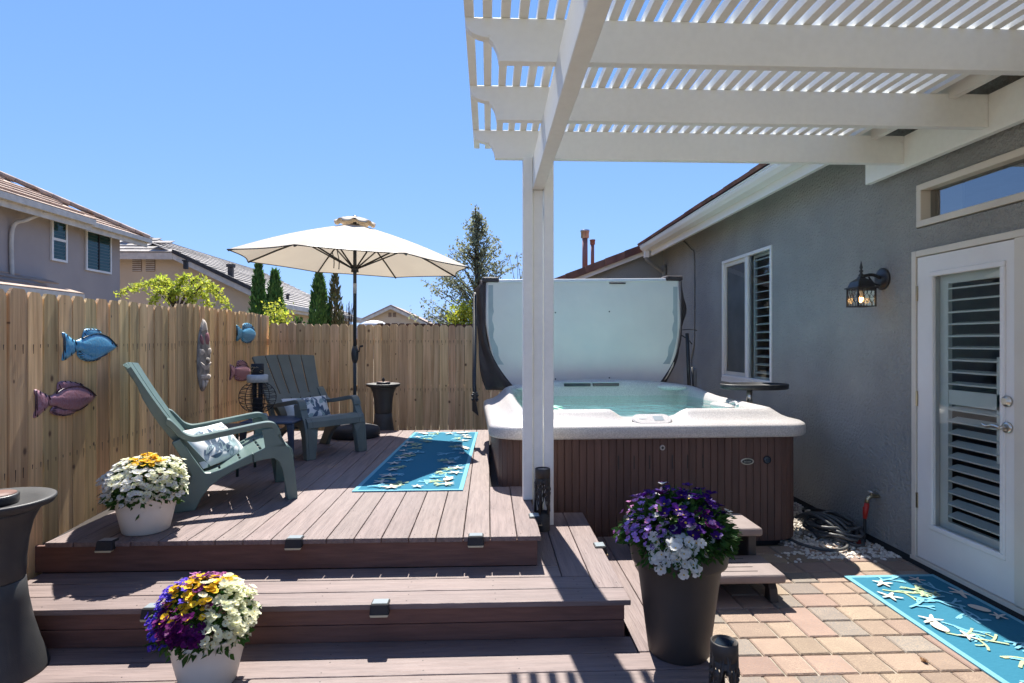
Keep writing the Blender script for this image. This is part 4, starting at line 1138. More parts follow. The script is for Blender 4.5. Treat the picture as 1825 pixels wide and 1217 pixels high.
skirt(-1).build('skirt', M['covertop'], cov, local=True, solid=0.006); skirt(1).build('skirt', M['covertop'], cov, local=True, solid=0.006)
mb = MB()
for x_, z_ in ((0.82, 1.845), (1.42, 1.86), (0.82, 1.12), (1.42, 1.13)): mb.ball((x_, cy_ - 0.001, z_), (.008, .003, .008), 0, 8, 5)
mb.build('grommet', M['blackm'], cov, local=True)
mb = MB(); mb.tube(curve([(2.26, cy_ + .02, 1.66), (2.33, cy_ - .03, 1.665), (2.40, cy_ - .04, 1.655)], 5), .010, 6, flat=.5); mb.tube(curve([(2.25, cy_ + .02, 1.60), (2.31, cy_ - .02, 1.55), (2.35, cy_ - .03, 1.50)], 5), .012, 6, flat=.5)
mb.build('strap', M['blackm'], cov, local=True)
lift = thing('cover_lifter', 'black tubular cover lifter arms at both back corners of the hot tub', 'cover lifter', (TUBX, TUBY, 0), R(3.0))
mb = MB(); mb.tube([(-0.07, TD - .35, 0.97), (-0.075, TD - .25, 1.10), (-0.058, TD + .05, 2.05)], .021, 10)
mb.build('arm', M['black'], lift, local=True)
mb = MB(); mb.tube([(2.285, TD - .05, 0.90), (2.285, TD + .02, 1.62)], .02, 10); mb.tube([(2.335, TD - .05, 0.90), (2.335, TD, 1.25)], .012, 8)
mb.build('arm', M['black'], lift, local=True)
mb = MB(); mb.box(-0.095, -0.045, TD - .42, TD - .29, 0.93, 1.02); mb.hexa([(-.10, TD - .42, .84), (-.04, TD - .52, .80), (-.035, TD - .42, .80), (-.09, TD - .34, .84)], [(-.10, TD - .40, .95), (-.07, TD - .46, .95), (-.06, TD - .36, .95), (-.09, TD - .32, .95)])
for k in range(4): mb.ball((-.098 + .05 * (k % 2), TD - .44, .955 + .04 * (k // 2)), .013, 0, 8, 6)
mb.build('bracket', M['black'], lift, local=True)

# side tray
p = on_z(1340, 690, 1.135)
tray = thing('tub_tray', 'black oval tray table on a post at the right rim of the hot tub', 'tray', (2.36, 5.15, 0.95))
mb = MB(); mb.lathe([(0.01, 1.108), (0.292, 1.108), (0.300, 1.114), (0.302, 1.150), (0.296, 1.154), (0.288, 1.142), (0.01, 1.140)], (2.37, 5.16, 0), 40, sy=0.62); mb.build('tray_top', M['black'], tray)
mb = MB(); mb.tube([(2.30, 5.10, 0.96), (2.30, 5.10, 1.114)], .024, 14); mb.build('post', M['nickel'], tray)

# step stool for the tub
stp = thing('tub_steps', 'brown resin two tread steps at the front of the hot tub', 'steps', (1.2, 3.6, GZ))
for y0, y1, zt_ in ((3.34, 3.665, 0.20), (3.625, 3.96, 0.375)):
    mb = MB(); mb.box(0.90, 1.70, y0 - .05, y1 - .05, zt_ - 0.052, zt_)
    o = mb.build('tread', M['stepres'], stp, bevel=0.016, seg=3)
    mb = MB()
    for k in range(4):
        yy = y0 + 0.01 + k * 0.065; mb.box(1.05, 1.56, yy, yy + 0.006, zt_ + 0.0002, zt_ + 0.0012)
    mb.build('grip_groove', M['under'], o)
for x0 in (0.94, 1.62):
    mb = MB()
    pr = [(3.37, GZ), (3.45, GZ), (3.44, .09), (3.50, .146), (3.64, .146), (3.645, GZ), (3.94, GZ), (3.94, .321), (3.66, .321), (3.655, .146), (3.42, .146), (3.385, .10)]
    mb.prism([(x0, a - .05, z) for a, z in pr], (0.05, 0, 0)); mb.build('side', M['potb'], stp, bevel=0.004)

# ================================================================== RUGS
def make_rug(name, label, quad, z, seed, lenx, leny, nstar, ncoral, band, ends=.28, cl=(.16, .25)):
    """quad: near-left, near-right, far-right, far-left corners on the floor; pattern woven in as flush shapes"""
    q = [Vector((p[0], p[1], z)) for p in quad]
    rg = random.Random(seed)
    def P(u, v, dz):
        a = q[0].lerp(q[1], u); b_ = q[3].lerp(q[2], u); p = a.lerp(b_, v)
        wob = 0.0025 * math.sin(u * 9 + v * 17) * (1 if 0 < u < 1 else 0.3)
        return Vector((p.x, p.y, z + dz + abs(wob) * 0.4))
    mb = MB(); nu, nv = 14, 34; bw = 0.030
    us = [0, bw / lenx] + [bw / lenx + (1 - 2 * bw / lenx) * k / nu for k in range(1, nu)] + [1 - bw / lenx, 1]
    vs = [0, bw / leny] + [bw / leny + (1 - 2 * bw / leny) * k / nv for k in range(1, nv)] + [1 - bw / leny, 1]
    b0 = len(mb.v)
    for v in vs:
        for u in us: mb.v.append(P(u, v, 0.008))
    W = len(us)
    for j in range(len(vs) - 1):
        for i in range(W - 1):
            e = i == 0 or j == 0 or i == W - 2 or j == len(vs) - 2
            mb.face([b0 + j * W + i, b0 + j * W + i + 1, b0 + (j + 1) * W + i + 1, b0 + (j + 1) * W + i], 1 if e else 0)
    for (a, b_) in ((0, 1), (1, 2), (2, 3), (3, 0)):
        mb.poly([q[a] + Vector((0, 0, 0.001)), q[b_] + Vector((0, 0, 0.001)), q[b_] + Vector((0, 0, 0.008)), q[a] + Vector((0, 0, 0.008))], 1)
    hz = [0.0098]
    def shape(pts, mi):
        hz[0] += 0.000008
        pts = [(max(bw / lenx, min(1 - bw / lenx, x / lenx)), max(bw / leny, min(1 - bw / leny, y / leny))) for x, y in pts]
        mb.poly([P(u, v, hz[0]) for u, v in pts], mi)
    def star(x, y, r, mi=2, a0=None):
        a0 = rg.uniform(0, 6.28) if a0 is None else a0
        hz[0] += 0.000008
        n = 5; pts = []
        for k in range(n):
            a = a0 + 2 * math.pi * k / n + rg.uniform(-.12, .12); L_ = r * rg.uniform(.85, 1.15)
            for da, rr_ in ((-.60, .27), (-.17, .74), (-.05, .99), (.06, 1.0), (.18, .74)):
                pts.append((x + L_ * rr_ * math.cos(a + da), y + L_ * rr_ * math.sin(a + da)))
        if bw < x < lenx - bw and bw < y < leny - bw: shape(pts, mi)
    def stroke(pts, w, mi):
        for i in range(len(pts) - 1):
            (x0, y0), (x1, y1) = pts[i], pts[i + 1]
            d = math.hypot(x1 - x0, y1 - y0) or 1; nx, ny = -(y1 - y0) / d * w / 2, (x1 - x0) / d * w / 2
            ex, ey = (x1 - x0) / d * w * 0.3, (y1 - y0) / d * w * 0.3
            shape([(x0 + nx - ex, y0 + ny - ey), (x1 + nx + ex, y1 + ny + ey), (x1 - nx + ex, y1 - ny + ey), (x0 - nx - ex, y0 - ny - ey)], mi)
    def coral(x, y, a, L_, mi, depth=0):
        pts = [(x, y)]; w = (0.0145, 0.012, 0.010)[depth]; n = 4; bend = rg.uniform(-.22, .22); sg = rg.choice((-1, 1))
        for k in range(n):
            a += bend + rg.uniform(-.08, .08); x += L_ / n * math.cos(a); y += L_ / n * math.sin(a); pts.append((x, y))
            if depth == 0 and k < 3: sg = -sg; coral(x, y, a + sg * rg.uniform(.75, 1.0), L_ * (.55 - .08 * k), mi, 1)
            if depth == 1 and k == 1: coral(x, y, a - sg * .8, L_ * .45, mi, 2)
        stroke(pts, w, mi)
        shape([(x + w * .62 * math.cos(q * .785), y + w * .62 * math.sin(q * .785)) for q in range(8)], mi)
    def edge_pt():
        s = rg.random()
        if s < (1 - ends) / 2: return rg.uniform(.06, band), rg.uniform(.08, leny - .08), 0.0
        if s < 1 - ends: return lenx - rg.uniform(.06, band), rg.uniform(.08, leny - .08), math.pi
        if s < 1 - ends / 2: return rg.uniform(.1, lenx - .1), rg.uniform(.06, band), math.pi / 2
        return rg.uniform(.1, lenx - .1), leny - rg.uniform(.06, band), -math.pi / 2
    cpl = []
    for i in range(ncoral * 6):
        x, y, a = edge_pt()
        if len(cpl) >= ncoral or any(math.hypot(x - p[0], y - p[1]) < .13 for p in cpl): continue
        cpl.append((x, y)); coral(x, y, a + rg.uniform(-.9, .9), rg.uniform(*cl), rg.choice((3, 4)))
    placed = []
    tries = 0
    while len(placed) < nstar and tries < 900:
        tries += 1
        x, y, a = edge_pt(); r = rg.uniform(.045, .075)
        if all(math.hypot(x - p[0], y - p[1]) > .17 for p in placed):
            placed.append((x, y)); star(x, y, r)
    for i in range(max(2, nstar // 5)):
        x, y, a = edge_pt(); t = rg.uniform(0, 3)
        shape([(x + .055 * math.cos(k * .52) * math.cos(t) - .032 * math.sin(k * .52) * math.sin(t), y + .055 * math.cos(k * .52) * math.sin(t) + .032 * math.sin(k * .52) * math.cos(t)) for k in range(12)], 2)
    o = mb.build(name, [M['rug'], M['rug_edge'], M['rug_cream'], M['rug_aqua'], M['rug_green']])
    return tag(o, label, 'rug')
Q = [on_z(627, 877.5, ZD), on_z(825, 875, ZD), on_z(852, 771, ZD), on_z(738, 771.5, ZD)]
make_rug('rug', 'teal runner rug with starfish and coral lying on the deck beside the hot tub', [(p.x, p.y) for p in Q], ZD, 11, 0.75, 2.6, 26, 64, .17, .24, (.11, .18))
make_rug('rug', 'teal rug with starfish and coral on the pavers below the glazed door', [(2.235, 1.75), (2.846, 1.75), (2.850, 3.665), (2.262, 3.66)], GZ + 0.0005, 5, 0.61, 1.92, 15, 26, .23)

# ================================================================== GREEN CHAIRS
def ribbon(mb, prof, v0, v1, th, mi=0):
    """sheet following a profile (u, z) from v0 to v1"""
    top = []; bot = []
    for i, (u, z) in enumerate(prof):
        a = prof[max(i - 1, 0)]; b_ = prof[min(i + 1, len(prof) - 1)]
        d = Vector((b_[0] - a[0], b_[1] - a[1])).normalized(); n = Vector((-d.y, d.x))
        top.append((u + n.x * th / 2, z + n.y * th / 2)); bot.append((u - n.x * th / 2, z - n.y * th / 2))
    loop = top + bot[::-1]
    mb.prism([(u, v0, z) for u, z in loop], (0, v1 - v0, 0), mi)
def prism_uz(mb, pts, v0, v1): mb.prism([(u, v0, z) for u, z in pts], (0, v1 - v0, 0))
def make_chair(label, loc, rz, m):
    t = thing('adirondack_chair', label, 'chair', loc, rz, 'green slatted deck chairs')
    # backrest: five tapering slats with slots and a cross rib
    mb = MB(); B0, B1 = Vector((0.13, 0.225)), Vector((-0.285, 0.865))
    d = (B1 - B0).normalized(); n = Vector((-d.y, d.x)) * -1
    n = Vector((d.y, -d.x))
    ns = 5; gapw = 0.015
    def bp(s, tt, off=0.0):                  # s across -1..1, tt along 0..1
        w = 0.205 + 0.115 * tt
        arch = (1 - s * s) * 0.035 * tt
        L_ = (B1 - B0).length
        curve_ = 0.03 * (s * s) * 1.0 + off - 0.02 * math.sin(tt * 3.14)
        p = B0 + d * (L_ * tt + arch) + n * curve_
        return Vector((p.x, s * w, p.y))
    for k in range(ns):
        s0 = -1 + 2 * k / ns; s1 = s0 + 2 / ns
        for (t0, t1, g) in ((0, 0.09, 0), (0.09, 0.40, gapw), (0.40, 0.455, 0), (0.455, 0.90, gapw), (0.90, 1.0, gapw * 0.75)):
            steps = 4; rows = []
            for i in range(steps + 1):
                tt = t0 + (t1 - t0) * i / steps
                if t1 == 1.0 and i == steps and k in (0, ns - 1): pass
                gs = g / (0.205 + 0.115 * tt)
                a = s0 + (gs / 2 if k > 0 else 0); b_ = s1 - (gs / 2 if k < ns - 1 else 0)
                rows.append([bp(a, tt, .009), bp((a + b_) / 2, tt, .009), bp(b_, tt, .009), bp(b_, tt, -.009), bp((a + b_) / 2, tt, -.009), bp(a, tt, -.009)])
            mb.rings(rows, 0, False)
            nn = len(mb.v); mb.face(range(nn - 6, nn)); mb.face(range(nn - 6 * (steps + 1), nn - 6 * steps))
    for s in (-1, 1):                        # returned edges
        rows = []
        for i in range(9):
            tt = i / 8; dep = 0.018 + 0.030 * math.sin(min(1, tt * 1.15) * 3.14) ** 0.6 if i < 8 else 0.02
            rows.append([bp(s, tt, .009), bp(s * 1.03, tt, .006), bp(s * 1.03, tt, -dep), bp(s, tt, -dep)])
        mb.rings(rows, 0, False); nn = len(mb.v); mb.face(range(nn - 4, nn)); mb.face(range(nn - 36, nn - 32))
    mb.build('backrest', m, t, local=True)
    # seat with rows of short slots, rolled front edge
    mb = MB()
    pf = [(.10, .215), (.16, .213), (.22, .222), (.28, .243), (.34, .270), (.40, .298), (.46, .325), (.52, .346), (.57, .355), (.605, .347), (.63, .320), (.640, .27)]
    ribbon(mb, pf, -.29, -.245, .018); ribbon(mb, pf, .245, .29, .018)
    for v0, v1 in ((-.244, -.155), (-.145, -.01), (.0, .145), (.155, .244)): pass
    cuts = [1, 3, 5, 7]
    segs = [(0, 2), (2, 4), (4, 6), (6, 11)]
    for a, b_ in segs:
        sub = pf[a:b_ + 1]
        if b_ < 11:                           # shorten by a slot width
            e0, e1 = Vector(sub[-2]), Vector(sub[-1]); e1 = e1 - (e1 - e0).normalized() * 0.013; sub2 = sub[:-1] + [tuple(e1)]
        else: sub2 = sub
        ribbon(mb, sub2, -.2445, .2445, .018)
    for v in (-.2445, -.125, 0, .125, .2445):
        ribbon(mb, pf[:8], v - .012, v + .012, .0165)
    mb.build('seat', m, t, local=True, bevel=0.002)
    for s in (-1, 1):
        v0, v1 = (s * .250, s * .315)
        lo, hi = min(v0, v1), max(v0, v1)
        mb = MB()                            # rear leg sweeping up into the side rail
        prism_uz(mb, [(-.06, 0), (.075, 0), (.11, .075), (.155, .135), (.22, .185), (.30, .225), (.40, .262), (.40, .322), (.30, .275), (.22, .238), (.16, .222), (.125, .225), (.06, .33), (-.005, .445), (-.05, .425), (.02, .29), (.055, .215), (.03, .14), (-.02, .06)], lo + .012, hi - .012)
        mb.build('leg', m, t, local=True, bevel=.006, seg=2)
        mb = MB()                            # front leg: side panel and face
        prism_uz(mb, [(.402, .262), (.46, .275), (.52, .278), (.555, .25), (.575, .19), (.605, .0), (.668, .0), (.668, .02), (.662, .06), (.652, .17), (.640, .27), (.615, .345), (.57, .372), (.47, .352), (.402, .322)], hi - .022 if s > 0 else lo, hi if s > 0 else lo + .022)
        o_ = s * .2925; a1 = s * .185; a0 = s * .225
        pts = [(.640, o_, .29), (.640, a1 - s * .02, .29), (.634, a1, .255), (.650, a1 + s * .018, .19), (.664, a0, .0), (.668, o_, .0)]
        mb.prism(pts, (-.022, 0, 0))
        mb.prism([(.664, a0, .0), (.650, a1 + s * .018, .19), (.636, a1, .26), (.60, a1, .26), (.60, a0, .0)], (0, s * .018, 0))
        mb.build('leg', m, t, local=True, bevel=.005, seg=2)
        mb = MB()                            # arm: from the back, dips, runs forward, turns down to the seat
        pc = [(-.075, .565), (-.055, .555), (-.02, .515), (.01, .478), (.05, .455), (.10, .452), (.25, .475), (.42, .503), (.485, .510), (.525, .500), (.548, .470), (.562, .43)]
        top = []; bot = []
        P2 = [p.to_2d() for p in [Vector((a, b_, 0)) for a, b_ in pc]]
        P2 = [Vector((p.x, p.y)) for p in curve([(a, b_, 0) for a, b_ in pc], 4)]
        for i, p in enumerate(P2):
            a = P2[max(i - 1, 0)]; b_ = P2[min(i + 1, len(P2) - 1)]; dd = (b_ - a).normalized(); nn = Vector((-dd.y, dd.x))
            top.append(p + nn * .004); bot.append(p - nn * .031)
        rows = []
        for a, b_ in zip(top, bot):
            rows.append([Vector((a.x, lo - .004, a.y)), Vector((a.x, hi + .004, a.y)), Vector((b_.x, hi, b_.y)), Vector((b_.x, hi - .012, b_.y)), Vector((a.x * .85 + b_.x * .15, hi - .014, a.y * .85 + b_.y * .15)), Vector((a.x * .85 + b_.x * .15, lo + .014, a.y * .85 + b_.y * .15)), Vector((b_.x, lo + .012, b_.y)), Vector((b_.x, lo, b_.y))])
        mb.rings(rows, 0, False); nn_ = len(mb.v); mb.face(range(nn_ - 8, nn_)); b0 = nn_ - 8 * len(rows); mb.face(range(b0, b0 + 8))
        so_ = hi if s > 0 else lo
        prism_uz(mb, [(.452, .468), (.49, .473), (.535, .47), (.560, .435), (.600, .35), (.47, .35)], so_ - .016 if s > 0 else so_, so_ if s > 0 else so_ + .016)
        mb.prism([(.535, lo, .47), (.535, hi, .47), (.600, hi, .35), (.600, lo, .35)], (-.018, 0, .0))
        mb.build('arm', m, t, local=True, bevel=.003)
    return t
c1 = make_chair('green slatted chair on the left of the deck, turned side on', (-1.985, 3.895, ZD), math.atan2(.28, .55), M['chair'])
c2 = make_chair('weathered green slatted chair at the back of the deck in front of the umbrella base', (-1.848, 5.823, ZD), math.atan2(-.666, .747), M['chairf'])

def cushion(label, chair, u, z, tilt, seed, yaw=0.0):
    ch_m = Matrix.Translation(chair.location) @ Matrix.Rotation(chair.rotation_euler.z, 4, 'Z')
    T = ch_m @ Matrix.Translation((u, 0, z)) @ Matrix.Rotation(yaw, 4, 'Z') @ Matrix.Rotation(tilt, 4, 'Y')
    A, B_, H = .235, .150, .062
    def S(s, t_, side, off=0.0):
        k = max(0, 1 - abs(s) ** 2.6) ** .55 * max(0, 1 - abs(t_) ** 2.6) ** .55
        pin = 1 - .07 * (1 - abs(s)) * abs(t_) ** 2
        wr = .004 * math.sin(s * 9 + t_ * 7 + seed) * k
        return T @ Vector((side * (H * k + wr + off), s * A * (1 - .05 * (1 - t_ * t_)), t_ * B_ * pin))
    mb = MB(); N_ = 22
    for side in (1, -1):
        b0 = len(mb.v)
        for j in range(N_ + 1):
            for i in range(N_ + 1): mb.v.append(S(-1 + 2 * i / N_, -1 + 2 * j / N_, side))
        for j in range(N_):
            for i in range(N_):
                q = [b0 + j * (N_ + 1) + i, b0 + j * (N_ + 1) + i + 1, b0 + (j + 1) * (N_ + 1) + i + 1, b0 + (j + 1) * (N_ + 1) + i]
                mb.face(q if side > 0 else q[::-1], 0, True)
    rg = random.Random(seed)
    for k in range(44):
        s, t_ = rg.uniform(-.9, .9), rg.uniform(-.88, .88); a = rg.uniform(-.6, 1.4) + (3.14 if rg.random() < .4 else 0); L_ = rg.uniform(.25, .55); w = rg.uniform(.05, .12)
        mi = 1 if rg.random() < .62 else 2; n_ = 6; L1 = []; L2 = []
        for i in range(n_ + 1):
            f = i / n_; a2 = a + .5 * f; ss = s + L_ * f * math.cos(a2); tt = t_ + L_ * 1.5 * f * math.sin(a2); ww = w * math.sin(3.14 * (f * .9 + .05))
            cs, sn = math.cos(a2 + 1.57), math.sin(a2 + 1.57)
            L1.append((ss + ww * cs, tt + ww * 1.5 * sn)); L2.append((ss - ww * cs, tt - ww * 1.5 * sn))
        if max(abs(x) for p in L1 + L2 for x in p) > .96: continue
        for side in (1, -1):
            for i in range(n_):
                pts = [S(*L1[i], side, .0012 + k * 2e-5), S(*L1[i + 1], side, .0012 + k * 2e-5), S(*L2[i + 1], side, .0012 + k * 2e-5), S(*L2[i], side, .0012 + k * 2e-5)]
                mb.poly(pts if side < 0 else pts[::-1], mi)
    return tag(mb.build('cushion', [M['cush'], M['cushb'], M['cushg']]), label, 'cushion', 'leaf print cushions')
cushion('white cushion with blue leaves on the side-on chair at the left', c1, .185, .350, R(-42), 3, R(-38))
cushion('white cushion with blue leaves on the far chair by the umbrella base', c2, .175, .365, R(-30), 8)

# ================================================================== SIDE TABLES, LANTERN
tb = thing('side_table', 'small navy resin side table holding the black wire lantern', 'side table', (-1.84, 5.18, ZD))
mb = MB(); zt_ = .862
mb.box(-2.06, -1.62, 4.96, 5.40, zt_ - .022, zt_); mb.build('table_top', M['navy'], tb, bevel=.012, seg=3)
for sx, sy in ((-1, -1), (1, -1), (1, 1), (-1, 1)):
    mb = MB(); x, y = -1.84 + sx * .19, 5.18 + sy * .19
    mb.hexa([(x - .013 + sx * .02, y - .013 + sy * .02, ZD + .001), (x + .013 + sx * .02, y - .013 + sy * .02, ZD + .001), (x + .013 + sx * .02, y + .013 + sy * .02, ZD + .001), (x - .013 + sx * .02, y + .013 + sy * .02, ZD + .001)],
            [(x - .025, y - .025, zt_ - .023), (x + .025, y - .025, zt_ - .023), (x + .025, y + .025, zt_ - .023), (x - .025, y + .025, zt_ - .023)])
    mb.build('leg', M['navy'], tb, bevel=.003)
mb = MB(); frame_rect(mb, -1.84 - .19, -1.84 + .19, 4.99, 5.37, zt_ - .06, zt_ - .0235, .0) if False else None
tb2 = thing('side_table', 'low dark green metal frame table between the two green chairs', 'side table', (-2.05, 4.75, ZD))
mb = MB(); ztb = ZD + .36
mb.box(-2.20, -1.90, 4.56, 4.92, ztb - .008, ztb); mb.build('table_top', M['tubeg'], tb2, bevel=.006)
for yy in (4.57, 4.91):
    mb = MB(); mb.tube(curve([(-2.19, yy, ZD + .001), (-2.19, yy, ztb - .06), (-2.175, yy, ztb - .022), (-2.13, yy, ztb - .020), (-1.97, yy, ztb - .020), (-1.925, yy, ztb - .022), (-1.91, yy, ztb - .06), (-1.91, yy, ZD + .001)], 5), .011, 8); mb.build('leg', M['tubeg'], tb2)
LX, LY, LZ = -2.0, 5.20, zt_
lt = thing('candle_lantern', 'black wire globe candle lantern on the navy side table', 'lantern', (LX, LY, LZ))
mb = MB(); mb.lathe([(.085, .001), (.088, .008), (.082, .014), (.086, .020), (.080, .027), (.084, .033), (.074, .040), (.05, .042)], (LX, LY, LZ), 28); mb.build('base', M['candle'], lt)
mb = MB(); mb.lathe([(.042, .042), (.042, .17), (.044, .172), (.044, .18)], (LX, LY, LZ), 20)
for a in (.8, 2.4, 3.9, 5.5): mb.tube([(LX + .036 * math.cos(a), LY + .036 * math.sin(a), LZ + .17), (LX + .036 * math.cos(a), LY + .036 * math.sin(a), LZ + .33)], .010, 6)
mb.build('body', M['blackm'], lt)
mb = MB(); mb.lathe([(.086, .315), (.086, .375), (.078, .380), (.05, .382)], (LX, LY, LZ), 28); mb.build('band', M['candle'], lt)
mb = MB(); mb.lathe([(.052, .382), (.052, .475), (.044, .475), (.044, .385)], (LX, LY, LZ), 24)
mb.build('chimney', M['blackm'], lt)
mb = MB()
for k in range(26):
    a = U(0, 6.28); z = LZ + U(.40, .455); L_ = U(.008, .016)
    c = Vector((LX + .0528 * math.cos(a), LY + .0528 * math.sin(a), z)); tdir = Vector((-math.sin(a), math.cos(a), U(-1, 1))).normalized()
    mb.tube([c - tdir * L_, c + tdir * L_], .0022, 5)
mb.build('cut_pattern', M['brass'], lt)
mb = MB()
for k in range(9):
    th_ = .35 + 2.45 * k / 8; r = .152 * math.sin(th_); z = LZ + .185 + .135 * math.cos(th_)
    mb.tube([(LX + r * math.cos(2 * math.pi * i / 28) , LY + r * math.sin(2 * math.pi * i / 28), z + .004 * math.sin(i * 1.3 + k)) for i in range(28)], .0030, 5, closed=True)
for k in range(6):
    a = k * math.pi / 3 + .2
    mb.tube([(LX + .152 * math.sin(th_) * math.cos(a), LY + .152 * math.sin(th_) * math.sin(a), LZ + .185 + .14 * math.cos(th_)) for th_ in [.5 + 2.2 * i / 14 for i in range(15)]], .0032, 5)
mb.build('wire_globe', M['blackm'], lt)

# ================================================================== UMBRELLA
UX, UY, UZ, UR, UPH = -1.445, 6.457, 2.368, 1.268, 33.7
um = thing('patio_umbrella', 'open cream octagonal patio umbrella on a dark pole above the deck', 'umbrella', (UX, UY, ZD))
def tiltz(x, y): return -.0455 * x + .004 * y
APEX = .455
def rimv(k):
    a = R(UPH + 45 * k); return Vector((UR * math.cos(a), UR * math.sin(a), 0))
def ucan(k, f, t):                            # panel k, across f 0..1, outwards t 0..1
    a, b_ = rimv(k), rimv(k + 1); p = a.lerp(b_, f)
    sag = math.sin(math.pi * f)
    r = .10 + .90 * t
    q = p * r * (1 - .045 * sag * t ** 2)
    z = APEX * (1 - r) + .028 * math.sin(math.pi * t) - .030 * sag * t * (1 - .3 * t) + .02 * sag * t ** 4
    return Vector((UX + q.x, UY + q.y, UZ + z + tiltz(q.x, q.y)))
mb = MB()
for k in range(8):
    b0 = len(mb.v); nf, nt_ = 8, 14
    for j in range(nt_ + 1):
        for i in range(nf + 1): mb.v.append(ucan(k, i / nf, j / nt_))
    for j in range(nt_):
        for i in range(nf): mb.face([b0 + j * (nf + 1) + i, b0 + (j + 1) * (nf + 1) + i, b0 + (j + 1) * (nf + 1) + i + 1, b0 + j * (nf + 1) + i + 1], 0, True)
can = mb.build('canopy', M['canvas'], um)
mb = MB()
for k in range(8):                            # hem
    pts = [ucan(k, i / 8, 1.0) for i in range(9)]
    mb.tube(pts, .006, 5)
mb.build('hem', M['rib'], can)
mb = MB(); rows = []
for j in range(7):
    t = j / 6; row = []
    for i in range(48):
        a = 2 * math.pi * i / 48; ruf = math.cos(8 * (a - R(UPH)))
        r = .035 + .185 * t; z = UZ + APEX + .055 - .075 * t ** 1.6 + (.028 * ruf - .0) * t ** 2 * (1 if ruf < 0 else .2) * -1
        row.append((UX + r * math.cos(a), UY + r * math.sin(a), z + tiltz(r * math.cos(a), 0)))
    rows.append(row)
mb.rings(rows, 0, True); mb.build('vent', M['canvas'], um, solid=.003)
mb = MB(); mb.ball((UX, UY, UZ + APEX + .055), (.03, .03, .022)); mb.build('finial', M['rib'], um)
mb = MB(); mb.tube([(UX, UY, ZD + .12), (UX, UY, 1.45)], .0195, 14); mb.tube([(UX, UY, 1.45), (UX, UY, UZ + APEX)], .019, 14)
mb.tube([(UX, UY, 1.30), (UX, UY, 1.34), (UX, UY, 1.40), (UX, UY, 1.44), (UX, UY, 1.48)], [.022, .034, .040, .034, .022], 14)
mb.build('pole', M['pole'], um)
mb = MB(); mb.tube([(UX, UY, 1.415), (UX + .05, UY - .03, 1.42), (UX + .065, UY - .045, 1.48)], .007, 8); mb.tube([(UX + .065, UY - .045, 1.475), (UX + .095, UY - .062, 1.482)], .012, 8); mb.build('crank', M['blackm'], um)
mb = MB(); mb.tube([(UX, UY, UZ - .085), (UX, UY, UZ - .01)], [.040, .034], 14); mb.tube([(UX, UY, UZ + APEX - .07), (UX, UY, UZ + APEX - .02)], .05, 14); mb.build('hub', M['rib'], um)
mb = MB(); mb.tube([(UX, UY, 2.05), (UX, UY, 2.16)], .0202, 14); mb.build('label_band', M['candle'], um)
for k in range(8):
    a = rimv(k); tip = ucan(k, 0, .995); top = Vector((UX + a.x * .03, UY + a.y * .03, UZ + APEX - .045))
    mid = ucan(k, 0, .42) - Vector((0, 0, .022))
    mb = MB(); mb.tube([top, ucan(k, 0, .2) - Vector((0, 0, .020)), mid, ucan(k, 0, .7) - Vector((0, 0, .018)), tip - Vector((0, 0, .012))], .010, 6)
    o = mb.build('rib', M['rib'], um)
    mb = MB(); mb.tube([Vector((UX + a.x * .025, UY + a.y * .025, UZ - .045)), mid - Vector((0, 0, .008))], .009, 6); mb.build('strut', M['rib'], o)
for px, y0, y1 in ((592, 448, 478), (601, 448, 480)):
    a = on_y(px, y0, UY + .55); b_ = on_y(px + 3, y1, UY + .55)
    mb = MB(); mb.tube(curve([a, a.lerp(b_, .5) + Vector((.012, 0, 0)), b_], 4), .006, 5); mb.build('tie_cord', M['rib'], can)
mb = MB(); mb.lathe([(.255, .001), (.268, .02), (.268, .075), (.245, .105), (.17, .125), (.06, .135), (.045, .145), (.045, .21), (.024, .215)], (UX, UY, ZD), 36); mb.build('base', M['blackm'], um)

# ================================================================== PEDESTALS
def pedestal(label, x, y, z, h, rd, rz):
    t = thing('pedestal_birdbath', label, 'birdbath', (x, y, z), rz, 'black pedestal birdbaths')
    s = rd / .19; k = h / .72
    mb = MB(); mb.lathe([(.190 * s, .0), (.188 * s, .012 * k), (.160 * s, .10 * k), (.135 * s, .20 * k), (.118 * s, .30 * k), (.110 * s, .382 * k), (.104 * s, .386 * k)], (0, 0, 0), 48); mb.build('base', M['pedestal'], t, local=True)
    mb = MB(); mb.lathe([(.105 * s, .386 * k), (.109 * s, .392 * k), (.112 * s, .47 * k), (.120 * s, .55 * k), (.135 * s, .62 * k), (.155 * s, .664 * k), (.168 * s, .680 * k)], (0, 0, 0), 48); mb.build('stem', M['pedestal'], t, local=True)
    mb = MB(); mb.lathe([(.150 * s, .672 * k), (.205 * s, .695 * k), (.214 * s, .712 * k), (.214 * s, .720 * k), (.207 * s, .724 * k), (.15 * s, .708 * k), (.06 * s, .700 * k), (.01, .699 * k)], (0, 0, 0), 56); dish = mb.build('dish', M['pedestal'], t, local=True)
    mb = MB(); mb.lathe([(.085 * s, .702 * k), (.088 * s, .712 * k), (.088 * s, .738 * k), (.082 * s, .742 * k), (.02, .742 * k)], (0, 0, 0), 30); mb.build('solar_pump', M['black'], t, local=True)
    mb = MB(); mb.lathe([(.079 * s, .7425 * k), (.079 * s, .7445 * k), (.01, .7446 * k)], (0, 0, 0), 30); mb.build('pump_plate', M['riser'], t, local=True)
    mb = MB(); mb.lathe([(.014, .744 * k), (.013, .752 * k), (.020, .765 * k), (.017, .777 * k), (.007, .786 * k), (.003, .797 * k)], (0, 0, 0), 12); mb.build('nozzle', M['blackm'], t, local=True)
pedestal('large black pedestal birdbath at the left edge in front of the deck', -2.055, 2.53, ZL, .722, .19, 0)
p = on_z(685, 683, 1.02)
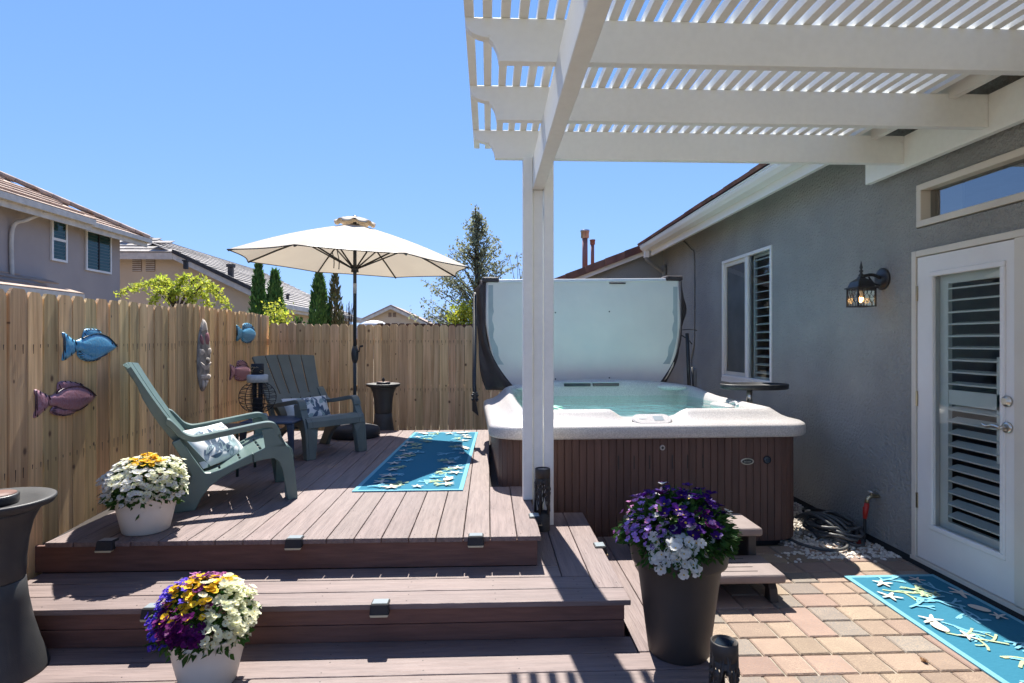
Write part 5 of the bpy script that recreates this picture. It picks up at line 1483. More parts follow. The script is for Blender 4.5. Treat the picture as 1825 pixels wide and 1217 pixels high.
pedestal('distant black pedestal birdbath beside the umbrella pole at the back fence', -1.262, 7.16, .26, .76, .178, 0)
mb = MB(); mb.box(-2.9, 2.6, 6.9, 7.93, 0.01, .258); kind(mb.build('back_path', M['soil_g']), 'structure')

# ================================================================== CUT-OUT PATH LIGHTS
def path_light(label, x, y, z, h, r):
    t = thing('path_light', label, 'garden light', (x, y, z), U(0, 3), 'cut-out solar path lights')
    mb = MB(); mb.lathe([(r * 1.03, h - .060), (r * 1.03, h - .003), (r * .98, h), (r * .90, h), (r * .88, h - .006), (.004, h - .006)], (0, 0, 0), 32); mb.build('cap', M['bronze'], t, local=True)
    mb = MB(); e = r * .62; mb.box(-e, e, -e, e, h - .0055, h - .0045); mb.build('solar_panel', M['solar'], t, local=True)
    mb = MB(); mb.lathe([(r, 0.001), (r, .115), (r * .97, .115), (r * .97, .001)], (0, 0, 0), 32, cap=False); mb.lathe([(r, h - .085), (r, h - .058), (r * .97, h - .058), (r * .97, h - .085)], (0, 0, 0), 32, cap=False)
    def cyl(a, z): return Vector((r * .99 * math.cos(a), r * .99 * math.sin(a), z))
    nt_ = 5
    for k in range(nt_):                      # tree silhouettes between the rings
        a = 2 * math.pi * k / nt_
        mb.tube([cyl(a, .112), cyl(a + .05, .19), cyl(a - .02, h - .082)], [.009, .0065, .004], 6)
        for q in range(7):
            z0 = .14 + (h - .26) * q / 6; sg = 1 if q % 2 else -1
            mb.tube([cyl(a, z0), cyl(a + sg * .30, z0 + .035), cyl(a + sg * .50, z0 + .085)], [.0045, .0035, .0025], 5)
            mb.tube([cyl(a + sg * .3, z0 + .035), cyl(a + sg * .28, z0 + .075)], [.004, .0025], 5)
        for q in range(9):
            aa = a + U(-.55, .55); zz = h - .09 - abs(rnd.gauss(0, .05)); c = cyl(aa, zz)
            mb.ball(c, (.008, .008, .011), 0, 6, 4)
    mb.build('cut_out_body', M['bronze'], t, local=True)
path_light('slim bronze cut-out solar light standing at the foot of the white post', .345, 3.725, ZM, .392, .0465)
path_light('bronze cut-out solar light on the bottom step in front of the brown planter', .854, 2.10, ZL, .297, .047)

# ================================================================== FENCE ORNAMENTS
def c3(x, y): return (x / 3.926, 500 + y / 3.926)
def inflate(mb, pts, h, off=.003, mi=0, c=None, squash=.5, n=5):
    P = [on_fence(*c3(*p)) for p in pts]
    C_ = sum(P, Vector((0, 0, 0))) / len(P) if c is None else on_fence(*c3(*c))
    P2 = [p.to_3d() for p in curve(P + [P[0]], 3)][:-1]
    rows = [[p + fn * off for p in P2]]
    for i in range(1, n + 1):
        k = 1 - i / n; zz = h * (1 - k ** 2.2) ** squash
        rows.append([C_ + (p - C_) * max(k, .02) + fn * (off + zz + .004) for p in P2])
    rows.insert(1, [p + fn * (off + .005) for p in P2])
    mb.rings(rows, mi, True); return P2
def ribs_on(mb, A, B_, n, mi, r=.0022, off=.012):
    A = [on_fence(*c3(*p)) for p in A]; B_ = [on_fence(*c3(*p)) for p in B_]
    def alongp(L_, t):
        t *= len(L_) - 1; i = min(int(t), len(L_) - 2); return L_[i].lerp(L_[i + 1], t - i)
    for k in range(n):
        t = (k + .5) / n; mb.tube([alongp(A, t) + fn * off, alongp(B_, t) + fn * off], r, 5, mi)
def fish(label, body, tail, dors, vent, eye, m1, m2, h, scale=1.0):
    c = on_fence(*c3(*body[len(body) // 3]))
    t = thing('fish_ornament', label, 'wall ornament', c, 0, 'fish ornaments on the left fence')
    mb = MB(); inflate(mb, body, h)
    for i in range(5):                        # gill line and scales
        pass
    E = on_fence(*c3(*eye)); mb.ball(E + fn * (h * .72), .010 * scale, 1, 8, 6)
    k = len(body)
    P = [on_fence(*c3(*p)) for p in body]; C_ = sum(P, Vector((0, 0, 0))) / k
    g = [E + (C_ - E) * .45 + Vector((0, 0, dz)) * scale + fn * (h * .93 - abs(dz) * .12) for dz in (-.045, -.02, .0, .02, .045)]
    mb.tube(curve(g, 3), .0028, 5, 1)
    nb_ = len(P)                              # dark glaze along the back and the belly, and rows of scales
    top_ = [p + fn * .012 for p in P[1:nb_ // 2]]; bot_ = [p + fn * .012 for p in P[nb_ // 2 + 1:nb_ - 1]]
    mb.tube(curve(top_, 3), .0058 * scale, 5, 1, flat=.6); mb.tube(curve(bot_, 3), .0034 * scale, 5, 1, flat=.6)
    for a_ in range(4):
        for b_ in range(5):
            q = C_ + (P[2 + b_] - C_) * (.18 + .16 * a_) * (1 if a_ % 2 else .92) + fn * (h * .98)
            mb.ball(q, (.004 * scale, .006 * scale, .0035 * scale), 1 if (a_ + b_) % 3 == 0 else 0, 6, 4)
    mb.build('body', [m1, m2], t)
    for nm, pl_, rb in (('tail_fin', tail, 6), ('dorsal_fin', dors, 7), ('ventral_fin', vent, 8)):
        mb = MB(); inflate(mb, pl_, .009, n=3)
        n2 = len(pl_) // 2
        ribs_on(mb, pl_[:n2 + 1], (pl_[n2:] + [pl_[0]])[::-1], rb, 1, .0026 * scale)
        mb.build(nm, [m1, m2], t)
fish('large glossy blue fish ornament hung high on the left fence',
     [(515, 424), (560, 405), (600, 386), (660, 370), (720, 383), (762, 410), (806, 460), (780, 487), (740, 512), (690, 537), (640, 547), (580, 524), (540, 494), (515, 487)],
     [(522, 422), (490, 405), (440, 363), (428, 378), (446, 450), (426, 545), (440, 558), (492, 522), (524, 489)],
     [(565, 409), (583, 345), (620, 336), (680, 344), (704, 378), (660, 376), (600, 392)],
     [(534, 490), (536, 527), (570, 557), (622, 566), (672, 556), (725, 520), (690, 533), (640, 541), (580, 516)], (766, 438), M['fishb'], M['fishk'], .016)
fish('large mauve pink fish ornament hung low on the left fence',
     [(328, 814), (380, 790), (420, 760), (480, 743), (550, 738), (612, 764), (657, 805), (640, 838), (600, 868), (550, 902), (500, 913), (430, 907), (370, 882), (328, 862)],
     [(337, 810), (300, 790), (245, 763), (231, 777), (250, 860), (226, 945), (240, 959), (302, 906), (337, 864)],
     [(392, 777), (398, 715), (440, 703), (500, 708), (562, 724), (575, 746), (480, 750), (420, 767)],
     [(368, 876), (343, 915), (370, 937), (430, 948), (492, 937), (526, 905), (430, 899)], (612, 797), M['fishp'], M['fishpk'], .016)
fish('small blue fish ornament near the far end of the left fence',
     [(1682, 352), (1710, 330), (1745, 325), (1775, 348), (1784, 385), (1765, 415), (1735, 430), (1700, 412), (1682, 388)],
     [(1690, 348), (1662, 318), (1649, 313), (1655, 365), (1649, 417), (1661, 421), (1690, 386)],
     [(1692, 343), (1698, 304), (1730, 297), (1762, 316), (1778, 350), (1745, 332), (1710, 336)],
     [(1685, 392), (1688, 422), (1720, 438), (1750, 432), (1735, 424), (1700, 406)], (1765, 365), M['fishb'], M['fishk'], .022, 1.2)
fish('small mauve fish ornament on the fence above the wire lantern',
     [(1636, 610), (1665, 595), (1700, 589), (1730, 603), (1747, 630), (1736, 660), (1700, 690), (1660, 682), (1636, 654)],
     [(1644, 606), (1616, 591), (1604, 589), (1609, 640), (1602, 691), (1611, 694), (1644, 642)],
     [(1652, 602), (1658, 564), (1690, 557), (1717, 573), (1740, 617), (1700, 597)],
     [(1642, 656), (1643, 692), (1680, 703), (1717, 697), (1741, 664), (1700, 684)], (1726, 620), M['fishp'], M['fishpk'], .022, 1.2)
ti = thing('carved_mask', 'tall narrow carved wooden mask hung on the left fence above the near chair', 'wall ornament', on_fence(*c3(1420, 520)))
mb = MB()
out = [(1415, 268), (1397, 325), (1384, 390), (1377, 470), (1374, 560), (1377, 650), (1389, 730), (1402, 768), (1415, 774), (1430, 757), (1450, 690), (1464, 600), (1467, 500), (1456, 390), (1441, 320), (1428, 280)]
inflate(mb, out, .014, squash=.35); mb.build('face', M['tikid'], ti)
def feat(name, lst, m, h, off=.0135):
    h *= .38
    mb = MB()
    for pl_ in lst: inflate(mb, pl_, h, off, n=3)
    mb.build(name, m, ti)
feat('crown', [[(1415, 276), (1402, 320), (1396, 358), (1420, 352), (1438, 356), (1433, 310), (1424, 285)]], M['tikiw'], .012)
feat('feathers', [[(1392, 375), (1386, 410), (1396, 445), (1412, 455), (1408, 400)], [(1425, 362), (1416, 400), (1422, 452), (1446, 446), (1452, 400), (1442, 366)]], M['tikir'], .012)
feat('eye', [[(1384, 478), (1384, 510), (1400, 528), (1424, 505), (1412, 476)], [(1438, 476), (1432, 505), (1448, 524), (1464, 500), (1460, 472)]], M['tikiw'], .012)
feat('nose', [[(1430, 535), (1420, 556), (1428, 574), (1446, 576), (1455, 558), (1448, 538)]], M['tikid'], .028)
feat('mouth', [[(1386, 565), (1392, 600), (1410, 628), (1430, 630), (1452, 610), (1464, 570), (1454, 580), (1432, 606), (1412, 602), (1398, 585)], [(1392, 660), (1398, 690), (1430, 684), (1456, 690), (1460, 660), (1428, 652)], [(1404, 700), (1404, 740), (1414, 760), (1420, 720), (1414, 700)], [(1428, 698), (1424, 745), (1440, 716), (1446, 698)]], M['tikiw'], .012)

# ================================================================== FLOWERS IN POTS
def petal(mb, c, d, n, L_, w, mi):
    d = d.normalized(); s = d.cross(n).normalized(); b = len(mb.v)
    mb.v += [c, c + d * L_ * .45 + s * w * .45 + n * L_ * .10, c + d * L_ * .92 + s * w * .36 + n * L_ * .12, c + d * L_ * 1.0 + n * L_ * .06, c + d * L_ * .92 - s * w * .36 + n * L_ * .12, c + d * L_ * .45 - s * w * .45 + n * L_ * .10]
    mb.face([b, b + 1, b + 2, b + 3], mi); mb.face([b, b + 3, b + 4, b + 5], mi)
def flower(mb, c, n, r, kind_='pansy', eye=1):
    n = n.normalized(); u = n.orthogonal().normalized(); v = n.cross(u); a0 = U(0, 6.28)
    N_ = 5
    for k in range(N_):
        a = a0 + 2 * math.pi * k / N_ + U(-.15, .15); d = u * math.cos(a) + v * math.sin(a)
        cup = U(.05, .45) if kind_ == 'pansy' else U(.2, .5)
        petal(mb, c + n * .0006 * k, (d + n * cup), n, r * U(.88, 1.12), r * (1.12 if kind_ == 'pansy' else .92), 0)
    if eye is not None:
        e = r * .16; b = len(mb.v); nn = n * (r * .10 + .002)
        mb.v += [c + nn + (u * math.cos(q) + v * math.sin(q)) * e for q in (0, 1.26, 2.51, 3.77, 5.03)]; mb.face(range(b, b + 5), 1)
def bouquet(t, C_, rad, regions, nf, nl, lsz, low=-.35, seed=1, nstem=0, kind_='pansy', eyes=None):
    """C_: centre of the mound; rad: its half sizes; regions(p_unit) -> (colour key, radius) or None"""
    global rnd
    keep = rnd; rnd = random.Random(seed)
    fo = MB()
    for i in range(nl):
        d = rvec(); 
        if d.z < low: d.z = low + U(0, .25); d.normalize()
        k = U(.45, 1.0) ** .6 * (1.0 if d.z < -.05 else .86)
        p = C_ + Vector((d.x * rad.x, d.y * rad.y, d.z * rad.z)) * k * (1 + .22 * noise.noise(d * 2.3 + Vector((seed * 3.7, 0, 0))))
        fo.leafq(p, (d * 1.0 + Vector((U(-.7, .7), U(-.7, .7), U(-.5, .6)))), d + rvec(.5), lsz * U(.6, 1.3), lsz * U(.35, .6))
    for i in range(nstem):
        a = U(0, 6.28); p0 = C_ + Vector((0, 0, -rad.z * .5)); d = Vector((math.cos(a), math.sin(a), U(-.1, .5))).normalized()
        p1 = C_ + Vector((d.x * rad.x, d.y * rad.y, d.z * rad.z)) * U(.95, 1.12)
        fo.tube(curve([p0, p0.lerp(p1, .6) + Vector((0, 0, .03)), p1], 3), .0018, 4)
        for q in range(4): fo.leafq(p0.lerp(p1, .5 + .14 * q), d + rvec(.6), Vector((0, 0, 1)) + rvec(.4), lsz * .8, lsz * .4)
    fo.build('foliage', M['leaf'], t)
    sets = {}
    i = 0; done = 0
    while done < nf and i < nf * 8:
        i += 1
        d = rvec()
        if d.z < low: continue
        rg = regions(d)
        if rg is None: continue
        key, r = rg
        lump = 1 + .22 * noise.noise(d * 2.3 + Vector((seed * 3.7, 0, 0)))
        p = C_ + Vector((d.x * rad.x, d.y * rad.y, d.z * rad.z)) * lump * (U(.95, 1.09) if kind_ == 'pansy' else U(.78, 1.10))
        n = Vector((d.x / rad.x, d.y / rad.y, d.z / rad.z)).normalized() * .75 + Vector((0, .05, .75)) + rvec(.42)
        flower(sets.setdefault(key, MB()), p, n, r * U(.8, 1.15), kind_, 1)
        done += 1
    for key, m_ in sets.items():
        m_.build('blossoms', [M[key], (M['eye'] if key in ('pw', 'pc', 'pv', 'pb', 'pk') else M['eyed']) if not (eyes and key in eyes) else M[eyes[key]]], t)
    rnd = keep

def white_pot(t, c, h, rt, rb):
    mb = MB()
    mb.lathe([(rb * .96, .0), (rb, .006), (rb + (rt - rb) * .55, h * .55), (rt * .965, h * .90), (rt * .975, h * .905), (rt, h * .985), (rt * .995, h), (rt * .95, h), (rt * .93, h * .9), (rt * .8, h * .86)], c, 48)
    mb.build('pot', M['potw'], t)
    mb = MB(); mb.lathe([(rt * .92, h * .88), (.01, h * .90)], c, 24, cap=False); mb.build('soil', M['soil'], t)
# white pansies on the deck
c = Vector((-1.868, 3.30, ZD + .001)); t = thing('flower_pot', 'white pot of white and yellow pansies on the corner of the deck', 'potted flowers', c, 0, 'white flower pots')
white_pot(t, c, .215, .160, .115)
def reg1(d):
    if d.z > .80 and d.x > -.22 and d.x < .50: return ('py' if rnd.random() < .8 else 'pc', .0165)
    if d.z < -.05 and rnd.random() < .6: return None
    if d.x > .45 and rnd.random() < .7: return ('pc', .0155)
    return ('pw' if rnd.random() < .75 else 'pc', .0165)
bouquet(t, c + Vector((0, 0, .245)), Vector((.188, .185, .145)), reg1, 760, 1000, .040, -.42, 3, 26)
# mixed pansies at the front
c = Vector((-1.135, 2.44, ZL + .001)); t = thing('flower_pot', 'white pot of purple, blue, yellow and cream pansies on the bottom step', 'potted flowers', c, 0, 'white flower pots')
white_pot(t, c, .205, .150, .105)
def reg2(d):
    s = d.x + U(-.12, .12); z = d.z + U(-.08, .08)
    if s < -.62: return ('pb', .0145)
    if s > .34 and z < .93: return ('pc', .0165) if d.z > -.25 or rnd.random() < .4 else None
    if d.y > .35 and z > .5: return ('pk' if s < .2 else 'py', .017)
    if z > .62: return ('py' if rnd.random() < .62 else ('pb' if s < -.25 else 'pc' if s > .15 else 'pp'), .017)
    if z > .35 and rnd.random() < .35: return ('py', .0165)
    if d.z < -.22: return None
    return ('pp', .018)
bouquet(t, c + Vector((-.01, 0, .262)), Vector((.180, .175, .145)), reg2, 700, 1000, .040, -.55, 9, 30)
# tall brown planter
c = Vector((.850, 2.60, ZL + .001)); t = thing('planter', 'tall brown planter of purple and white petunias on the bottom step', 'potted flowers', c)
mb = MB()
mb.lathe([(.128, 0), (.133, .008), (.150, .14), (.170, .30), (.184, .398), (.186, .404), (.207, .407), (.209, .418), (.218, .508), (.217, .516), (.207, .518), (.198, .49), (.172, .46)], c, 56); mb.build('pot', M['potb'], t)
mb = MB(); mb.lathe([(.196, .48), (.01, .485)], c, 24, cap=False); mb.build('soil', M['soil'], t)
def reg3(d):
    s = d.x + U(-.15, .15); z = d.z
    if d.y > .3 and z < .2: return None
    if s < -.50: return ('pl' if rnd.random() < .75 else 'pk', .015)
    if z < .06:
        if s < .12: return ('pw', .023)
        return ('pw', .021) if rnd.random() < .10 else None
    if s > .50 and z < .45: return ('pw', .022) if rnd.random() < .22 else None
    if rnd.random() < .09: return ('pw', .023)
    if rnd.random() < .10: return ('pk', .015)
    return ('pv' if rnd.random() < .80 else 'pp', .032) if rnd.random() < .62 else None
bouquet(t, c + Vector((-.005, -.01, .560)), Vector((.240, .225, .145)), reg3, 235, 2000, .042, -.42, 21, 70, 'petunia', eyes={'pl': 'pw', 'pk': 'pw'})
mb = MB(); rk = rnd; rnd = random.Random(4)
for k in range(34):                           # white trailing blooms over the front lip
    a = U(-2.5, -1.55); q = U(0, 1); p = c + Vector((.225 * math.cos(a), .235 * math.sin(a), .560 - .12 * q + U(-.02, .03)))
    flower(mb, p, Vector((math.cos(a), math.sin(a), .3)) + rvec(.5), U(.020, .028), 'petunia', 1)
mb.build('blossoms', [M['pw'], M['eye']], t)
mb = MB()
for k in range(160):
    a = U(-2.7, -.4); q = U(0, 1); p = c + Vector((.222 * math.cos(a), .228 * math.sin(a), .56 - .13 * q * (1 if a < -1.5 else .6)))
    mb.leafq(p, Vector((math.cos(a), math.sin(a), U(-1, .6))), rvec(), .036, .017)
mb.build('foliage', M['leaf'], t); rnd = rk

# a dry leaf on the pavers
p = on_z(1643, 1180, GZ)
mb = MB(); 
for k in range(5):
    a = k * .55 - 1.1; mb.leafq(Vector((p.x, p.y, GZ + .004)), Vector((math.cos(a), math.sin(a), .25)), Vector((0, 0, 1)), .028, .016, fold=.5)
tag(mb.build('dry_leaf', M['dryleaf']), 'curled brown dry leaf lying on the pavers beside the door rug', 'leaf')

# ================================================================== TREES AND SHRUBS BEHIND THE FENCES
def thuja(label, px, ytop, Y, wpx, m, seed, n=3600, split=False):
    global rnd
    keep = rnd; rnd = random.Random(seed)
    top = on_y(px, ytop, Y); r = wpx / 2 / F * Y; H = top.z
    t = thing('arborvitae', label, 'conifer', (top.x, Y, 0), 0, 'columnar conifers behind the back fence')
    mb = MB(); mb.tube([(top.x, Y, 0), (top.x, Y, H * .9)], [.05, .012], 7); mb.build('trunk', M['bark'], t)
    mb = MB()
    for i in range(n):
        f = rnd.random() ** .8                 # 0 top .. 1 bottom
        a = U(0, 6.28)
        rr_ = r * min(1, (f * 2.2) ** .75) * (1 + .12 * math.sin(a * 3 + f * 9 + seed) + .08 * noise.noise(Vector((a * 2, f * 14, seed)))) * U(.62, 1.0) ** .7
        p = Vector((top.x + rr_ * math.cos(a), Y + rr_ * math.sin(a), H * (1 - f * .86)))
        mb.leafq(p, Vector((math.cos(a) * .45, math.sin(a) * .45, 1)) + rvec(.35), Vector((math.cos(a + U(-.8, .8)), math.sin(a + U(-.8, .8)), 0)), U(.07, .14), U(.03, .06))
    mb.build('crown', m, t); rnd = keep
thuja('slim green columnar conifer, leftmost of the four behind the fence', 461, 471, 11.2, 28, M['thuja'], 1)
thuja('wider green columnar conifer just right of the leftmost slim one', 490, 485, 11.0, 39, M['thuja'], 2)
thuja('dense green columnar conifer under the umbrella, left of the browned one', 569, 482, 11.0, 37, M['thuja'], 3)
thuja('patchy browned columnar conifer beside the umbrella pole', 597, 487, 11.2, 27, M['thujab'], 4, 1500)
def leafy_branch(fo, br, pts, r0, n, spread, ls, t0=0.0):
    c = curve(pts, 6); br.tube(c, [r0 * (1 - .8 * i / (len(c) - 1)) for i in range(len(c))], 5)
    for i in range(n):
        t = t0 + (1 - t0) * rnd.random() ** .8; p = c[int(t * (len(c) - 1))] + rvec(spread * U(.1, 1))
        fo.leafq(p, rvec(), rvec(), ls * U(.6, 1.2), ls * U(.4, .7))
# tall loose tree by the tub cover
rk = rnd; rnd = random.Random(33)
TY = 13.0
base = on_y(851, 600, TY); base.z = 0; topp = on_y(847, 366, TY)
t = thing('tall_tree', 'tall loose grey-green tree beside the upright tub cover', 'tree', base)
br = MB(); fo = MB()
br.tube([base, (base.x, TY, 2.2), (topp.x, TY, topp.z)], [.09, .06, .012], 8)
for i in range(120):
    f = rnd.random() ** 1.15; z0 = 0.9 + (topp.z - 1.15) * f
    a = U(0, 6.28); L_ = (1.55 * (1 - f) ** .85 + .10) * U(.6, 1.15)
    d = Vector((math.cos(a), math.sin(a) * .8, U(.75, 1.5))).normalized()
    p0 = Vector((base.x, TY, z0)); p1 = p0 + d * L_ * .6 ; p2 = p0 + d * L_ + Vector((math.cos(a), math.sin(a), 0)) * L_ * .18
    leafy_branch(fo, br, [p0, p1, p2], .014, int(24 + 46 * L_), .09 + .05 * L_, .075)
for i in range(120): fo.leafq(Vector((topp.x + U(-.09, .09), TY + U(-.09, .09), topp.z - U(0, .8))), rvec(), rvec(), .07, .04)
br.build('trunk', M['bark'], t); fo.build('crown', M['tree'], t)
p0 = on_y(905, 560, 14.5); t = thing('small_tree', 'thin branched grey-green tree half hidden behind the white post', 'tree', (p0.x, 14.5, 0))
br = MB(); fo = MB(); br.tube([(p0.x + .25, 14.5, 0), (p0.x + .25, 14.5, 2.4)], [.06, .03], 7)
for i in range(22):
    a = U(-1, 1); s = Vector((p0.x + .25, 14.5, U(1.4, 2.4))); e = on_y(915 + U(-16, 30), U(445, 560), 14.5 + U(-.3, .3))
    leafy_branch(fo, br, [s, s.lerp(e, .5) + rvec(.1), e], .012, 30, .12, .08)
br.build('trunk', M['bark'], t); fo.build('crown', M['tree'], t)
def blob(name, label, cat, px, py, Y, rx, rz, n, m, ls, seed):
    global rnd
    kp = rnd; rnd = random.Random(seed)
    c = on_y(px, py, Y); t = thing(name, label, cat, (c.x, Y, 0))
    br = MB()
    fo = MB()
    for i in range(9):
        e = c + Vector((U(-rx, rx) * .8, U(-rx, rx) * .6, U(-rz, rz) * .7)); br.tube([(c.x, Y, 0), (c.x * .5 + e.x * .5, Y, c.z * .5), e], [.03, .018, .006], 5)
        for k in range(n // 9): fo.leafq(e + Vector((rnd.gauss(0, rx * .33), rnd.gauss(0, rx * .3), rnd.gauss(0, rz * .35))), rvec(), rvec(), ls * U(.6, 1.2), ls * U(.4, .7))
    br.build('stem', M['bark'], t); fo.build('leaves', m, t); rnd = kp
blob('shrub', 'bright green bush at the foot of the tall tree behind the back fence', 'shrub', 822, 566, 12.3, .30, .28, 1200, M['maple'], .07, 5)
blob('shrub', 'small yellow-green shrub below the second conifer', 'shrub', 490, 566, 9.4, .22, .20, 420, M['maple'], .06, 6)
blob('shrub', 'small green sprig above the fence between the conifer pairs', 'shrub', 537, 572, 9.6, .07, .07, 60, M['leaf'], .06, 7)
# arching spring tree over the left fence
t = thing('spring_tree', 'yellow-green arching tree leaning over the left fence before the beige house', 'tree', (-3.75, 7.2, 0))
br = MB(); fo = MB(); TYm = 7.2
tk = [Vector((-3.75, TYm, 0)), Vector((-3.78, TYm, 1.2)), Vector((-3.72, TYm, 1.85))]; br.tube(curve(tk, 5), [.05] * 4 + [.04] * 4 + [.03] * 3, 7)
for tip, via in (((207, 527), (262, 506)), ((412, 550), (372, 505)), ((236, 516), (285, 500)), ((390, 525), (352, 496)), ((300, 540), (310, 520)), ((330, 492), (322, 505)), ((345, 545), (335, 520)), ((270, 540), (285, 518)), ((375, 548), (360, 522)), ((290, 496), (300, 508)), ((400, 540), (365, 512))):
    Yq = TYm + U(-.35, .35); v = on_y(*via, Yq); e = on_y(*tip, Yq)
    leafy_branch(fo, br, [tk[-1], tk[-1].lerp(v, .55) + Vector((0, 0, .05)), v, e], .012, 200, .075, .045, .42)
br.build('trunk', M['bark'], t); fo.build('crown', M['maple'], t)
# bare twigs
t = thing('bare_shrub', 'leafless twiggy shrub just right of the browned conifer', 'shrub', (on_y(618, 560, 11.5).x, 11.5, 0))
br = MB(); s = Vector((on_y(620, 560, 11.5).x, 11.5, 0)); br.tube([s, s + Vector((0, 0, 1.5))], [.03, .015], 6)
for i in range(26):
    e = on_y(U(608, 634), U(532, 560), 11.5); s1 = s + Vector((0, 0, U(.9, 1.6))); br.tube(curve([s1, s1.lerp(e, .5) + rvec(.05), e], 3), .004, 4)
br.build('twigs', M['bark'], t)
rnd = rk

# ================================================================== NEIGHBOURING HOUSES
h1 = thing('neighbour_house', 'two storey mauve house with brown tiled roof beyond the left fence', 'house', (-14, 18, 0))
HX, HY, HE = -14.0, 23.0, 5.48
mb = MB(); mb.box(-22, HX, 8, HY, 0, HE); mb.box(HX, HX + .22, 8, on_x(131, 500, HX).y, 0, HE - .001); mb.build('wall', M['mauve'], h1)
EX, EY, PT = -13.35, 23.65, .50
def roofplane(O, Ud, Vd, ul, vl, keep, m, parent, name='roof', course=.42, tile=2.2, th=.055):
    mb = MB(); tile_slope(mb, O, Ud, Vd, ul, vl, course, tile, th, keep); return mb.build(name, m, parent)
r1 = roofplane((EX, 8, HE + .05), (0, 1, 0), (-1, 0, PT), EY - 8, 5.6, lambda c: (EY - c.y) > (EX - c.x) - .05, M['tile_tan'], h1)
mb = MB(); tile_slope(mb, (EX, EY, HE + .05), (-1, 0, 0), (0, -1, PT), 9, 5.6, 0.42, .45, .055, lambda c: (EY - c.y) < (EX - c.x)); mb.build('roof_end', M['tile_tan'], r1)
mb = MB(); zz = HE + .04; k = 5.2
mb.poly([(EX, 8, zz), (EX, EY, zz), (EX - k, EY - k, zz + k * PT), (EX - k, 8, zz + k * PT)]); mb.poly([(EX, EY, zz), (EX - 9, EY, zz), (EX - 9, EY - k, zz + k * PT), (EX - k, EY - k, zz + k * PT)])
mb.build('underlay', M['tile_tan'], r1)
mb = MB(); p0 = Vector((EX + .05, EY + .05, HE + .10)); d = Vector((-1, -1, PT))
for k in range(14):
    a = p0 + d * (.36 * k); mb.tube([a + Vector((0, 0, .03)), a + d * .38 + Vector((0, 0, .05))], [.10, .08], 7)
mb.build('hip_tiles', M['tile_tan'], r1)
ya = on_x(153, 390, EX).y
mb = MB(); mb.box(EX + .01, EX + .13, ya + .02, EY + .1, HE - .09, HE + .07); mb.box(EX - .5, EX + .12, EY, EY + .12, HE - .091, HE + .069); mb.box(EX + .20, EX + .34, 8, ya, HE - .10, HE + .08)
mb.build('gutter', M['eave'], h1)
mb = MB(); mb.box(EX - .06, EX + .0, ya + .02, EY, HE - .26, HE - .03); mb.box(EX + .14, EX + .19, 8, ya - .01, HE - .28, HE - .02); mb.box(HX + .01, EX - .07, 8, EY, HE - .10, HE - .04); mb.build('fascia', M['eave'], h1)
mb = MB(); tile_slope(mb, (EX + .32, 8, HE + .06), (0, 1, 0), (-1, 0, PT), ya - 8, .5, 0.42, 2.2, .055); mb.build('roof_edge', M['tile_tan'], r1)
def nwin(x, px0, px1, pyt, pyb, horiz, parent=None):
    a = on_x(px0, pyt, x); b_ = on_x(px1, pyt, x); lo, hi = a.y, b_.y; z1 = on_x((px0 + px1) / 2, pyt, x).z; z0 = on_x((px0 + px1) / 2, pyb, x).z
    mb = MB(); frame_rect(mb, x + .005, x + .07, lo, hi, z0, z1, .07)
    if horiz: mb.box(x + .012, x + .062, lo + .071, hi - .071, (z0 + z1) / 2 - .04, (z0 + z1) / 2 + .04)
    w = mb.build('window', M['white'], h1)
    mb = MB()
    if not horiz: mb.box(x + .012, x + .064, (lo + hi) / 2 - .03, (lo + hi) / 2 + .03, z0 + .071, z1 - .071); mb.build('mullion', M['blackm'], w)
    mb = MB(); louvres(mb, x + .022, lo + .071, hi - .071, z0 + .08, z1 - .08, .11, .085, R(-60)); mb.build('shutter', M['teal_louvre'], w)
    mb = MB(); mb.poly([(x + .052, lo + .07, z0 + .07), (x + .052, hi - .07, z0 + .07), (x + .052, hi - .07, z1 - .07), (x + .052, lo + .07, z1 - .07)]); mb.build('pane', M['pane_far'], w)
nwin(HX + .22, 89, 117, 389, 466, True); nwin(HX, 150.5, 196, 413, 485, False)
dpx = on_x(17, 400, HX + .22)
mb = MB(); mb.tube(curve([(EX + .2, dpx.y + .5, HE - .12), (HX + .55, dpx.y + .2, HE - .4), (HX + .30, dpx.y, HE - .7), (HX + .29, dpx.y, on_x(17, 492, HX + .22).z)], 6), .055, 8); mb.build('downspout', M['eave'], h1)
lb = on_x(150, 523, -12.6)
mb = MB(); tile_slope(mb, (-12.6, 8, lb.z - .05), (0, 1, 0), (-1, 0, .42), lb.y - 8 , 1.6, 0.42, 2.2, .055, lambda c: (lb.y - c.y) > (-12.6 - c.x)); mb.build('porch_roof', M['tile_tan'], h1)
mb = MB(); mb.box(-12.72, -12.58, 8, lb.y, lb.z - .22, lb.z - .03); mb.build('porch_gutter', M['eave'], h1)

